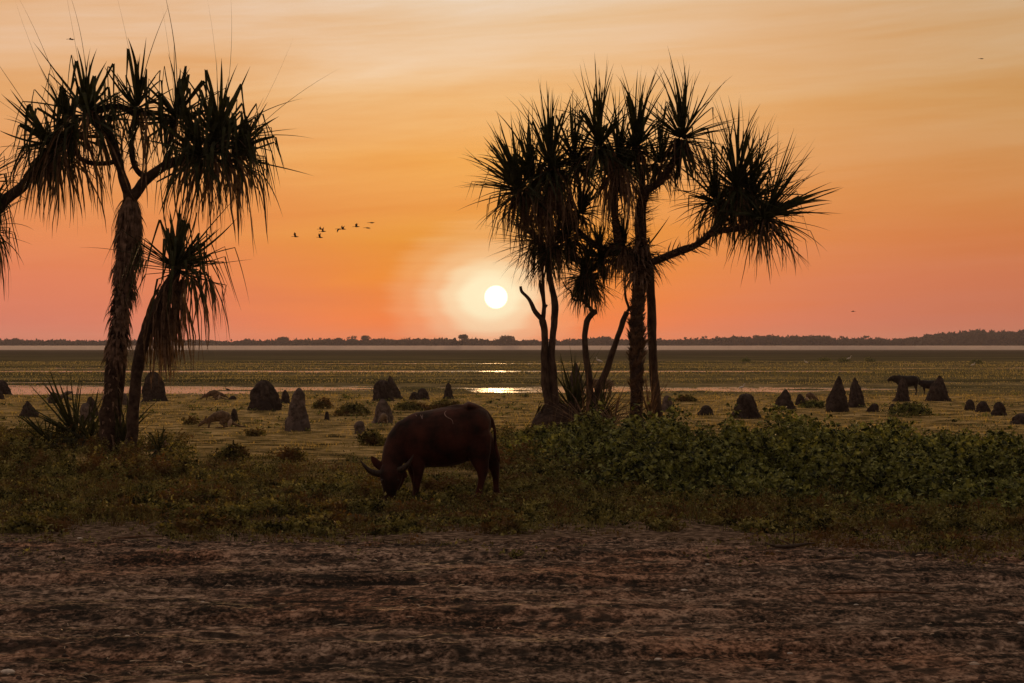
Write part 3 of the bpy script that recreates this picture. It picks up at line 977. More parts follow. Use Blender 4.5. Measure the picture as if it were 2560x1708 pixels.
for pl, r0 in zip(br, brr):
    b = MB()
    pp, rr_ = b.tube([q(a_, b_, c_) for a_, b_, c_ in pl], np.linspace(r0, r0 * .75, len(pl)), 9, .4, int(r0 * 1000))
    spikes(b, pp, rr_, 90, .14, .018, up=.3, down=.5, t0=.35)
    b.build('branch', M['palm_trunk'], T_left)
LC = [((216, 275, -.3), (0, 0, 1), 88, 1.55, 5, 125), ((178, 325, .3), (-.35, -.1, 1), 66, 1.5, 8, 130), ((344, 262, .3), (.05, 0, 1), 62, 1.45, 3, 115),
      ((441, 282, .6), (.05, .1, 1), 78, 1.45, 3, 120), ((546, 340, .1), (.12, -.1, 1), 115, 1.62, 5, 125), ((500, 385, -.3), (-.2, -.7, .55), 50, 1.3, 20, 110),
      ((120, 350, .5), (-.6, .2, .7), 45, 1.35, 10, 120), ((585, 385, .3), (.6, 0, .8), 70, 1.4, 5, 110)]
for (c_, ax, n_, L_, a0, a1) in LC:
    cc = q(*c_)
    b = MB()
    rosette(b, cc, ax, int(n_ * .66), L_ * 1.24, a0 + 10, a1 - 8, kinkp=.90, droop=.24, w=.043, kink_t=(.40, .68))
    rosette(b, cc, ax, 6, L_ * .78, 0, 9, kinkp=0, droop=.05, w=.040, lenvar=.35)
    rosette(b, cc, ax, 2, L_ * 1.75, 0, 12, kinkp=0, droop=.05, w=.010, lenvar=.2)
    crown = b.build('leaf_crown', M['palm_green'], T_left, False)
    b = MB()
    skirt(b, cc + np.array([0, 0, -.15]), int(n_ * .30), L_ * 1.35, .50, .020, 1.7)
    b.build('hanging_leaves', M['palm_dry'], crown, False)
for sx_ in ((530, 395, 0), (470, 400, .3), (150, 385, .2)):
    b = MB()
    skirt(b, q(*sx_), 30, 1.45, .55, .022, 1.5)
    b.build('hanging_leaves', M['palm_dry'], T_left, False)

# --- young side palm of the left group
D2 = 39.0
q = lambda px, py, dy=0: P(px, py, D2 + dy)
g0 = P(332, 1140, D2)
g0[2] = gz(g0[0], D2)
T_low = thing('pandanus_palm', g0, 'shorter pandanus palm with one crown and long dead leaf skirt, right of left trunk', 'palm tree', 'pandanus palms against the sunset')
b = MB()
b.tube([P(322, 1150, D2), q(330, 1080), q(337, 1000), q(343, 920), q(362, 840), q(400, 760), q(432, 700), q(443, 665)], [.17, .12, .11, .11, .12, .13, .12, .09], 12, .35, 12)
b.build('trunk', M['palm_trunk'], T_low)
cc = q(443, 662)
b = MB()
rosette(b, cc, (.12, -.15, 1), 62, 2.05, 22, 108, kinkp=.9, droop=.10, w=.032, kink_t=(.46, .66))
rosette(b, cc, (0, 0, 1), 10, 1.15, 0, 16, kinkp=0, droop=.03, w=.05, lenvar=.3)
rosette(b, cc, (.9, -.4, .3), 26, 1.35, 10, 50, kinkp=.9, droop=.2, w=.034, kink_t=(.45, .7))
cr_ = b.build('leaf_crown', M['palm_green'], T_low, False)
b = MB()
skirt(b, q(420, 720), 85, 1.75, .20, .026, .0)
skirt(b, q(398, 775), 60, 1.45, .16, .026, .0)
skirt(b, q(470, 700), 36, 1.7, .30, .024, 1.2)
skirt(b, q(520, 700), 16, 1.3, .25, .022, 1.5)
b.build('dead_leaf_skirt', M['palm_dry'], cr_, False)

# --- palm standing left of the frame, reaching in
D3 = 41.0
q = lambda px, py, dy=0: P(px, py, D3 + dy)
g0 = P(-130, 1120, D3)
g0[2] = gz(g0[0], D3)
T_edge = thing('pandanus_palm', g0, 'pandanus palm mostly outside the left edge, its branch and drooping leaves reaching in', 'palm tree', 'pandanus palms against the sunset')
b = MB()
b.tube([P(-130, 1135, D3), q(-125, 950), q(-110, 760), q(-90, 620), q(-60, 560)], [.2, .17, .17, .17, .14], 12, .35, 22)
b.build('trunk', M['palm_trunk'], T_edge)
b = MB()
pp, rr_ = b.tube([q(-60, 560), q(-20, 535), q(15, 500), q(55, 470), q(82, 430), q(105, 395), q(140, 365)], [.14, .13, .12, .11, .11, .10, .09], 10, .4, 23)
spikes(b, pp, rr_, 110, .2, .02, up=.3, down=.6)
b.build('branch', M['palm_trunk'], T_edge)
for (c_, ax, n_, L_) in (((140, 372, 0), (-.25, 0, 1), 70, 1.35), ((-45, 440, .2), (-.1, 0, 1), 85, 1.4), ((-38, 560, -.2), (.1, -.1, .8), 95, 1.3)):
    cc = q(*c_)
    b = MB()
    rosette(b, cc, ax, n_, L_, 5, 130, kinkp=.5, droop=.6, w=.028)
    cr_ = b.build('leaf_crown', M['palm_green'], T_edge, False)
    b = MB()
    skirt(b, cc + np.array([0, 0, -.1]), 60, 1.5, .25, .02, 1.0)
    b.build('hanging_leaves', M['palm_dry'], cr_, False)

# --- right main palm (50 m)
DR = 50.0
q = lambda px, py, dy=0: P(px, py, DR + dy)
g0 = P(1592, 1077, DR)
g0[2] = gz(g0[0], DR)
T_main = thing('pandanus_palm', g0, 'large pandanus palm right of the sun with spiky spiral trunk and side branch', 'palm tree', 'pandanus palms against the sunset')
b = MB()
ta = b.tube([P(1592, 1084, DR), q(1591, 1000), q(1590, 900), q(1592, 820), q(1596, 740), q(1602, 665), q(1602, 590), q(1600, 530), q(1612, 480)], [.17, .155, .15, .15, .15, .19, .15, .14, .13], 14, .25, 31)
b.build('trunk', M['palm_trunk'], T_main)
b = MB()
spikes(b, *ta, 1100, .20, .045, up=1.3, down=0, helix=7, t0=.16, t1=.62, N=4)
spikes(b, *ta, 520, .36, .030, up=.35, down=.15, t0=.55, t1=1.0)
spikes(b, *ta, 160, .55, .030, up=.1, down=.7, t0=.58, t1=.75, N=6)
spikes(b, *ta, 300, .12, .03, up=.9, down=0, t0=.0, t1=.2)
b.build('leaf_base_spikes', M['leaf_scale'], T_main, False)
RB = [([(1606, 668, 0), (1640, 652, -.1), (1690, 632, -.2), (1740, 612, -.3), (1785, 575, -.3), (1830, 510, -.2), (1842, 470, -.1)], .095, 260),
      ([(1612, 480, 0), (1640, 462, 0), (1668, 430, .1), (1690, 390, .1), (1704, 350, 0)], .10, 90),
      ([(1590, 668, 0), (1560, 640, -.1), (1544, 590, -.2), (1538, 530, -.2), (1535, 450, -.3), (1520, 385, -.3)], .10, 300),
      ([(1585, 655, 0), (1545, 632, .2), (1500, 618, .3), (1455, 588, .3), (1410, 540, .3), (1360, 500, .2), (1310, 475, .1)], .085, 260),
      ([(1610, 485, 0), (1600, 440, .2), (1590, 400, .3), (1589, 370, .3)], .09, 60),
      ([(1785, 578, -.3), (1850, 570, -.5), (1900, 552, -.6)], .08, 60),
      ([(1410, 540, .3), (1390, 480, .1), (1380, 425, 0)], .08, 60)]
for pl, r0, ns in RB:
    b = MB()
    pp, rr_ = b.tube([q(*a_) for a_ in pl], np.linspace(r0, r0 * .8, len(pl)), 9, .35, int(ns))
    brn = b.build('branch', M['palm_trunk'], T_main)
    b = MB()
    spikes(b, pp, rr_, ns, .30, .032, up=.5, down=.1, t0=.0, t1=.95)
    b.build('leaf_base_spikes', M['leaf_scale'], brn, False)
RC = [((1298, 470, .1), (-.55, -.1, 1), 150, 1.62, 5, 140, .25), ((1378, 412, 0), (-.1, 0, 1), 120, 1.75, 3, 125, .30), ((1500, 358, -.3), (-.1, 0, 1), 120, 1.75, 3, 125, .35),
      ((1589, 362, .3), (.12, 0, 1), 90, 1.7, 3, 120, .35), ((1706, 336, 0), (.05, 0, 1), 105, 1.70, 3, 165, .25), ((1842, 462, -.1), (.0, -.15, 1), 170, 1.85, 3, 165, .25),
      ((1915, 542, -.6), (.75, -.2, .35), 120, 1.75, 5, 120, .15), ((1450, 525, .6), (.35, .1, .8), 80, .85, 5, 120, .1),
      ((1335, 440, .5), (-.4, .3, .9), 70, 1.5, 10, 140, .3), ((1415, 585, .35), (-.2, -.1, .7), 130, 1.05, 10, 165, .2), ((1500, 640, .3), (-.1, -.3, .6), 80, .8, 10, 160, .2), ((1560, 610, -.1), (-.2, -.3, .8), 60, .8, 10, 160, .3), ((1438, 400, .5), (-.2, .2, 1), 60, 1.5, 10, 140, .35), ((1545, 405, .3), (.1, -.3, .8), 80, 1.5, 20, 150, .5), ((1650, 400, .5), (.2, .2, .8), 45, 1.3, 20, 140, .4), ((1790, 500, .2), (-.3, .1, .7), 60, 1.5, 20, 150, .3), ((1875, 500, .3), (.4, .3, .7), 90, 1.7, 10, 150, .2)]
for (c_, ax, n_, L_, a0, a1, kp) in RC:
    cc = q(*c_)
    b = MB()
    rosette(b, cc, ax, int(n_ * .95), L_, a0, a1, kinkp=kp * 1.3, droop=.30, w=.037, kink_t=(.5, .85))
    rosette(b, cc, np.array(ax) * .4 + np.array([0, 0, .6]), 15, L_ * 1.12, 0, 15, kinkp=0, droop=.03, w=.028)
    cr_ = b.build('leaf_crown', M['palm_green'], T_main, False)
    b = MB()
    skirt(b, cc + np.array([0, 0, -.12]), int(n_ * .40), L_ * .85, .40, .020, 1.5)
    b.build('hanging_leaves', M['palm_dry'], cr_, False)
for s_, n_, L_ in (((1548, 430, -.4), 90, 1.75), ((1345, 500, 0), 110, 1.3), ((1385, 470, -.2), 80, 1.6), ((1560, 640, -.2), 70, .8)):
    b = MB()
    skirt(b, q(*s_), n_, L_, .32, .020, .9)
    b.build('hanging_leaves', M['palm_dry'], T_main, False)

# --- smooth trunk palm right behind
DS = 51.2
q = lambda px, py, dy=0: P(px, py, DS + dy)
g0 = P(1641, 1075, DS)
g0[2] = gz(g0[0], DS)
T_s = thing('pandanus_palm', g0, 'smooth grey trunked pandanus palm close behind the spiky trunk', 'palm tree', 'pandanus palms against the sunset')
b = MB()
b.tube([P(1646, 1080, DS), q(1642, 1010), q(1634, 930), q(1630, 850), q(1629, 770), q(1624, 700), q(1616, 640), q(1600, 600)], [.15, .125, .115, .11, .115, .12, .11, .1], 12, .2, 41)
b.build('trunk', M['bark'], T_s)
cc = q(1612, 622)
b = MB()
rosette(b, cc, (.35, .2, .7), 60, 1.0, 20, 140, kinkp=.2, droop=.4, w=.022)
b.build('leaf_crown', M['palm_green'], T_s, False)

# --- slender forked tree left of the clump
DT = 50.5
q = lambda px, py, dy=0: P(px, py, DT + dy)


def slender(gpx, gpy, stems, crowns, label, cat='palm tree'):
    g_ = P(gpx, gpy, DT)
    g_[2] = gz(g_[0], g_[1])
    t_ = thing('slender_palm', g_, label, cat, 'slender stemmed palms beside the large palm')
    for i_, (pl, r0, r1, nm) in enumerate(stems):
        bb = MB()
        bb.tube([q(*a_) for a_ in pl], np.linspace(r0, r1, len(pl)), 9, .35, 50 + i_)
        bb.build(nm, M['bark'], t_)
    for (c_, ax, n_, L_, a1) in crowns:
        bb = MB()
        rosette(bb, q(*c_), ax, n_, L_, 5, a1, kinkp=.2, droop=.3, w=.022)
        cr = bb.build('leaf_crown', M['palm_green'], t_, False)
        bb = MB()
        skirt(bb, q(*c_), int(n_ * .5), L_ * .9, .15, .017, 1.0)
        bb.build('hanging_leaves', M['palm_dry'], cr, False)
    return t_


slender(1372, 1010, [([(1378, 1040), (1364, 960), (1362, 900), (1362, 840), (1357, 800)], .115, .085, 'trunk'),
                     ([(1357, 800), (1338, 780), (1322, 748), (1305, 730), (1301, 716)], .07, .035, 'branch'),
                     ([(1357, 800), (1360, 765), (1356, 740), (1352, 722), (1349, 700)], .06, .03, 'branch'),
                     ([(1360, 765), (1358, 720), (1356, 680), (1352, 640), (1345, 600)], .045, .04, 'branch'),
                     ([(1360, 775), (1367, 762), (1365, 768)], .03, .02, 'branch')],
        [((1345, 600, .2), (-.5, 0, .7), 130, 1.4, 160)], 'slender forked palm with a bare dead fork, leftmost stem of the clump')
slender(1385, 1010, [([(1390, 1035), (1384, 950), (1379, 890), (1383, 830), (1388, 785), (1386, 745), (1376, 700), (1370, 650), (1378, 610)], .10, .065, 'trunk')],
        [((1380, 612, -.2), (.3, -.1, .8), 110, 1.3, 160)], 'thin smooth palm stem rising close beside the forked stem')
slender(1470, 1000, [([(1478, 1040), (1474, 960), (1465, 890), (1462, 840), (1468, 805), (1482, 784), (1492, 779)], .095, .06, 'trunk'),
                     ([(1488, 782), (1470, 765), (1455, 750), (1452, 735), (1463, 715), (1466, 690)], .04, .045, 'branch'),
                     ([(1455, 748), (1438, 752), (1430, 742), (1427, 728), (1415, 720), (1408, 705)], .03, .015, 'branch')],
        [((1466, 682, 0), (.05, -.1, 1), 260, 1.22, 165)], 'crooked palm stem with a round bushy crown left of the spiky trunk')
slender(1495, 985, [([(1478, 1030), (1497, 975), (1520, 915), (1540, 855), (1558, 805), (1568, 780)], .10, .06, 'trunk'),
                    ([(1568, 780), (1572, 770), (1564, 745), (1562, 712), (1566, 680)], .04, .025, 'branch')],
        [], 'bare stem leaning right towards the spiky trunk', 'dead palm')


# root hummock of the clump
b = MB()
ang = np.linspace(0, 2 * np.pi, 36, endpoint=False)
hc = P(1395, 1030, 50.5)
hc[2] = gz(hc[0], hc[1])
q_ = np.linspace(0, 1, 14)
hr = np.sqrt(np.clip(1 - q_ ** 2.2, 0, 1))[:, None] * (.62 + .12 * fbm(np.cos(ang)[None] * 2 + q_[:, None], np.sin(ang)[None] * 2, 3, 8))
HV = np.stack([hc[0] + 1.15 * hr * np.cos(ang), hc[1] + hr * np.sin(ang), hc[2] - .05 + q_[:, None] * .62 * (1 + .15 * fbm(np.cos(ang)[None] * 2, np.sin(ang)[None] * 2, 3, 9))], -1)
i_ = np.arange(13)[:, None] * 36
j_ = np.arange(36)[None]
b.add(HV, np.stack([i_ + j_, i_ + (j_ + 1) % 36, i_ + 36 + (j_ + 1) % 36, i_ + 36 + j_], -1).reshape(-1, 4))
skirt(b, hc + np.array([0, 0, .6]), 160, .7, .5, .02, 1.0)
tag(b.build('root_mound', M['palm_trunk']), 'dark root mound with dead leaves at the foot of the slender stems', 'mound')


# spiky seedlings
def seedling(px, base, n, L, ax, label, th1=75, w=.03, dry=False, kp=.35, D=None):
    D = D or dist_of(base)
    c = P(px, base, D)
    c[2] = gz(c[0], D)
    t_ = thing('pandanus_seedling', c, label, 'spiky plant', 'spiky pandanus seedlings at the palm feet')
    b = MB()
    rosette(b, c + np.array([0, 0, .25]), ax, n, L, 3, th1, kinkp=kp, droop=.35, w=w)
    b.build('leaf', M['palm_dry' if dry else 'palm_green'], t_, False)


seedling(190, 1120, 60, 1.35, (-.55, 0, 1), 'large spiky seedling leaning left of the left palm trunk', 85, .034)
seedling(225, 1125, 40, 1.0, (.1, -.2, .8), 'spiky seedling close against the left palm foot', 95, .03)
seedling(310, 1130, 38, 1.0, (.1, .3, 1), 'grassy seedling between the two left trunks', 50, .018)
seedling(120, 1130, 24, .8, (-.5, -.2, .6), 'small spiky seedling furthest left in the weeds', 90, .03)
seedling(400, 1150, 20, .6, (.5, -.3, .5), 'low spiky seedling at the thatch like mound', 95, .024)
seedling(1440, 1030, 60, 1.7, (-.1, 0, 1), 'tall upright spiky seedling between the slender stems', 50, .028, D=51.5)
seedling(1500, 1045, 46, 1.1, (.2, 0, 1), 'short dense spiky seedling at the foot of the leaning stem', 60, .028, D=50)
seedling(1465, 1060, 42, 1.5, (0, -.3, .6), 'pale dry leaves sprawling in front of the slender stems', 88, .016, True, .5, D=48)
seedling(1535, 1060, 34, 1.2, (-.1, -.2, .8), 'pale dry grassy leaves left of the spiky trunk foot', 70, .012, True, .3, D=48.5)
seedling(1625, 1060, 30, 1.4, (0, 0, 1), 'thin grassy shoots between the spiky and the smooth trunk', 28, .012, True, .1, D=49.6)


# ------------------------------------------------------------------ animals
def loft(bm, secs, lat=(0, 1, 0), n=20):
    """secs: (centre, r_in_plane, r_lateral)"""
    C = np.array([s[0] for s in secs], float)
    T = np.gradient(C, axis=0)
    T /= np.linalg.norm(T, axis=1)[:, None]
    lat = np.asarray(lat, float)
    U = np.cross(T, lat)
    U /= np.linalg.norm(U, axis=1)[:, None]
    Lv = np.cross(U, T)
    th_ = np.linspace(0, 2 * np.pi, n, endpoint=False)
    ru = np.array([s[1] for s in secs])[:, None, None]
    rl = np.array([s[2] for s in secs])[:, None, None]
    V = C[:, None] + ru * np.cos(th_)[None, :, None] * U[:, None] + rl * np.sin(th_)[None, :, None] * Lv[:, None]
    m = len(secs)
    i = np.arange(m - 1)[:, None] * n
    j = np.arange(n)[None]
    k = (j + 1) % n
    bm.add(V, np.stack([i + j, i + k, i + n + k, i + n + j], -1).reshape(-1, 4))
    bm.add(np.vstack([V[0], C[0][None]]), np.array([[(q + 1) % n, q, n] for q in range(n)]))
    bm.add(np.vstack([V[-1], C[-1][None]]), np.array([[q, (q + 1) % n, n] for q in range(n)]))


def organic(bm, voxel, iters=6):
    """union every lofted piece into one continuous skin"""
    me = mesh_from('tmp', np.vstack(bm.V), [np.vstack(f) for f in bm.F.values()])
    o = bpy.data.objects.new('tmp', me)
    COL.objects.link(o)
    r = o.modifiers.new('r', 'REMESH')
    r.mode = 'VOXEL'
    r.voxel_size = voxel
    s = o.modifiers.new('s', 'SMOOTH')
    s.iterations = iters
    s.factor = .5
    dg = bpy.context.evaluated_depsgraph_get()
    out = bpy.data.meshes.new_from_object(o.evaluated_get(dg))
    bpy.data.objects.remove(o)
    out.materials.clear()
    for p in out.polygons:
        p.use_smooth = True
    return out


def obj_at(name, me, mat, parent):
    o = bpy.data.objects.new(name, me)
    COL.objects.link(o)
    if not me.materials:
        me.materials.append(mat)
    o.parent = parent
    return o


def mb_mesh(b, name, smooth=True):
    me = mesh_from(name, np.vstack(b.V), [np.vstack(f) for f in b.F.values()])
    me.polygons.foreach_set('use_smooth', np.full(len(me.polygons), smooth))
    return me


# grazing buffalo, traced section by section in metres; X to the right, Y away, Z up
K = 788.0
B = lambda px, py, y=0.0: (((px - 1300) / K), y, (1335 - py) / K)
b = MB()
# torso: (px, top, bottom, lateral)
tor = [(760, 520, 800, .13), (800, 440, 880, .19), (860, 395, 945, .235), (950, 376, 985, .265), (1060, 362, 985, .30), (1180, 345, 985, .335), (1300, 324, 975, .355), (1400, 310, 950, .335),
       (1490, 300, 905, .275), (1570, 290, 870, .27), (1640, 316, 850, .28), (1700, 360, 820, .225), (1745, 440, 760, .165), (1768, 520, 690, .08)]
loft(b, [(B(x_, (t_ + bo) / 2), (bo - t_) / 2 / K, l_) for x_, t_, bo, l_ in tor], n=28)
# spine ridge and hip bone
loft(b, [(B(900, 425), .03, .07), (B(1150, 378), .045, .06), (B(1400, 330), .05, .05), (B(1475, 322), .04, .08), (B(1530, 308), .07, .20), (B(1600, 326), .06, .14), (B(1680, 350), .04, .05)], n=12)
# neck sweeping down to the poll, turned a little to the camera
loft(b, [(B(960, 620, 0), .27, .21), (B(860, 660, -.02), .27, .20), (B(780, 740, -.06), .225, .17), (B(730, 830, -.11), .185, .15), (B(700, 910, -.16), .155, .135), (B(690, 980, -.20), .13, .125)], n=20)
# head hanging to the grass, forehead towards the camera
loft(b, [(B(690, 935, -.16), .09, .10), (B(690, 985, -.21), .145, .12), (B(690, 1050, -.25), .165, .13), (B(690, 1120, -.27), .148, .13), (B(684, 1190, -.28), .115, .115), (B(680, 1250, -.285), .088, .095), (B(682, 1300, -.285), .085, .085), (B(686, 1328, -.28), .062, .06)], n=20)
loft(b, [(B(790, 1030, -.13), .09, .08), (B(765, 1120, -.18), .085, .07), (B(735, 1210, -.23), .06, .06)], n=14)
# legs
def leg(px, py, y, pts):
    loft(b, [(B(a_, c_, y + d_), r1, r2) for a_, c_, d_, r1, r2 in pts], n=14)
leg(0, 0, -.14, [(960, 600, .02, .05, .03), (958, 670, .01, .13, .08), (960, 760, 0, .17, .10), (975, 900, 0, .12, .085), (985, 1000, 0, .085, .075), (982, 1090, 0, .062, .06), (968, 1160, 0, .055, .052), (962, 1230, 0, .040, .042), (962, 1290, 0, .052, .05), (968, 1330, 0, .060, .058)])
leg(0, 0, .16, [(930, 800, 0, .15, .09), (900, 930, 0, .10, .08), (915, 1040, 0, .07, .06), (935, 1120, 0, .055, .05), (940, 1220, 0, .04, .04), (945, 1310, 0, .055, .05)])
leg(0, 0, -.15, [(1640, 440, .06, .05, .03), (1630, 530, .03, .15, .08), (1625, 640, 0, .21, .115), (1645, 800, 0, .18, .115), (1665, 920, 0, .125, .09), (1690, 1020, 0, .085, .065), (1682, 1110, 0, .055, .05), (1660, 1200, 0, .044, .042), (1645, 1270, 0, .052, .05), (1635, 1325, 0, .062, .055)])
leg(0, 0, .15, [(1660, 520, -.05, .06, .05), (1690, 640, 0, .13, .10), (1730, 800, 0, .15, .10), (1790, 920, 0, .11, .085), (1822, 1010, 0, .075, .06), (1832, 1100, 0, .05, .048), (1835, 1200, 0, .042, .04), (1842, 1270, 0, .050, .048), (1850, 1315, 0, .058, .05)])
# tail
loft(b, [(B(1640, 335, 0), .05, .05), (B(1730, 380, 0), .035, .035), (B(1795, 470, 0), .027, .027), (B(1824, 580, 0), .024, .024), (B(1826, 700, 0), .023, .023), (B(1838, 790, 0), .030, .03), (B(1862, 880, 0), .028, .028), (B(1874, 930, 0), .014, .014)], n=10)
# far ear
loft(b, [(B(585, 985, -.18), .05, .035), (B(530, 935, -.17), .062, .022), (B(490, 885, -.17), .045, .015), (B(466, 850, -.17), .012, .010)], n=10)
loft(b, [(B(790, 1010, -.22), .045, .03), (B(835, 1045, -.22), .05, .022), (B(862, 1085, -.22), .02, .012)], n=10)
body_me = organic(b, .012, 5)
DB = dist_of(1243)
org = P(820 + 1300 / 4.356, 1243, DB)
org[2] = gz(org[0], DB)
buf = thing('water_buffalo', org, 'large dark brown buffalo grazing side on in the foreground, head down to the left', 'buffalo', 'buffaloes grazing')
obj_at('body', body_me, M['hide'], buf)


def tube_part(name, pts, rad, mat, parent, sides=10, sub=6):
    h = MB()
    h.tube(pts, rad, sides, .08, 5, sub=sub)
    return obj_at(name, mb_mesh(h, name), M[mat], parent)


tube_part('horn', [B(600, 1040, -.25), B(530, 1040, -.27), B(460, 1010, -.28), B(400, 955, -.27), B(352, 892, -.25)], [.052, .047, .037, .023, .005], 'horn', buf)
tube_part('horn', [B(760, 1010, -.28), B(820, 985, -.32), B(870, 945, -.34), B(905, 895, -.33), B(938, 832, -.30)], [.052, .046, .036, .022, .005], 'horn', buf)
for ex, ey in ((598, 1110), (770, 1110)):
    h = MB()
    loft(h, [(B(ex, ey - 18, -.345), .004, .004), (B(ex, ey - 9, -.345), .016, .016), (B(ex, ey, -.345), .02, .02), (B(ex, ey + 9, -.345), .016, .016), (B(ex, ey + 18, -.345), .004, .004)], n=10)
    obj_at('eye', mb_mesh(h, 'eye'), M['eye'], buf)

# pale dried mud streaks laid on the hide
from mathutils.bvhtree import BVHTree
bvh = BVHTree.FromPolygons([v.co for v in body_me.vertices], [tuple(p.vertices) for p in body_me.polygons])


def mud(path, w):
    pts_ = []
    for (a_, c_) in path:
        o_ = Vector(B(a_, c_, -2))
        hit = bvh.ray_cast(o_, Vector((0, 1, 0)))
        if hit[0] is None:
            continue
        pts_.append(np.array(hit[0]) + np.array(hit[1]) * .001)
    if len(pts_) > 2:
        h = MB()
        h.tube(pts_, np.interp(np.linspace(0, 1, len(pts_)), [0, .3, 1], [w * .4, w, w * .3]), 6, .5, 3, sub=3)
        obj_at('mud_streak', mb_mesh(h, 'mud_streak'), M['mud'], buf)


mud([(1292, 358), (1275, 378), (1282, 405), (1310, 428), (1345, 445), (1362, 465), (1370, 500)], .006)
mud([(1005, 402), (1018, 420), (1028, 446)], .007)
mud([(1030, 400), (1033, 425), (1030, 445)], .004)
mud([(950, 402), (962, 412), (970, 420)], .004)


# far standing buffalo (young) and calf: one body each
def far_buffalo(px, base, height_px, label, face=-1, size=1.0):
    b = MB()
    F_ = lambda x_, z_, y_=0.: (x_ * -face * size * -1, y_ * size, z_ * size)
    F = lambda x_, z_, y_=0.: (face * x_ * size, y_ * size, z_ * size)
    s_ = size
    loft(b, [(F(-.72, .98), .10 * s_, .08 * s_), (F(-.62, .95), .27 * s_, .20 * s_), (F(-.4, .93), .33 * s_, .27 * s_), (F(0, .88), .36 * s_, .32 * s_), (F(.35, .92), .35 * s_, .25 * s_), (F(.6, .95), .26 * s_, .18 * s_), (F(.7, .97), .15 * s_, .1 * s_)], n=18)
    loft(b, [(F(.45, 1.00), .30 * s_, .20 * s_), (F(.70, 1.03), .24 * s_, .16 * s_), (F(.88, 1.06), .18 * s_, .13 * s_), (F(1.0, 1.05), .15 * s_, .12 * s_), (F(1.12, .98), .11 * s_, .09 * s_), (F(1.21, .91), .085 * s_, .08 * s_)], n=14)
    for lx, ly in ((-.5, -.16), (-.58, .16), (.42, -.14), (.34, .14)):
        loft(b, [(F(lx, .8, ly), .15 * s_, .10 * s_), (F(lx + .02, .55, ly), .10 * s_, .07 * s_), (F(lx - .03, .35, ly), .055 * s_, .05 * s_), (F(lx, .12, ly), .045 * s_, .045 * s_), (F(lx + .01, 0, ly), .06 * s_, .05 * s_)], n=10)
    loft(b, [(F(-.68, 1.15), .03 * s_, .03 * s_), (F(-.78, 1.0), .025 * s_, .025 * s_), (F(-.80, .6), .025 * s_, .025 * s_), (F(-.79, .45), .04 * s_, .03 * s_)], n=8)
    loft(b, [(F(.96, 1.12, -.08), .04 * s_, .02 * s_), (F(.90, 1.08, -.22), .05 * s_, .02 * s_), (F(.88, 1.04, -.30), .01 * s_, .01 * s_)], lat=(0, 0, 1), n=8)
    me = organic(b, .022 * size, 4)
    D = dist_of(base)
    c = P(px, base, D)
    c[2] = max(gz(c[0], D), WATER_Z - .05)
    t_ = thing('water_buffalo', c, label, 'buffalo', 'buffaloes grazing')
    obj_at('body', me, M['hide_dark'], t_)
    for sg in (-1, 1):
        tube_part('horn', [F(.97, 1.14, sg * .07), F(.92, 1.20, sg * .16), F(.82, 1.24, sg * .22), F(.72, 1.26, sg * .20)], [.035 * size, .03 * size, .02 * size, .006 * size], 'horn', t_, 8, 4)
    return t_


far_buffalo(2268, 989, 52, 'dark young buffalo walking left behind the pillar mound at the water edge', -1, .70)
far_buffalo(2322, 988, 40, 'dark buffalo calf following behind the larger one, half hidden by the double mound', -1, .52)
cf = far_buffalo(1505, 994, 40, 'brown calf with its rump showing behind the leaning bare stem', -1, .62)
for ch in cf.children:
    if ch.name.startswith('body'):
        ch.data.materials.clear()
        ch.data.materials.append(M['fur'])


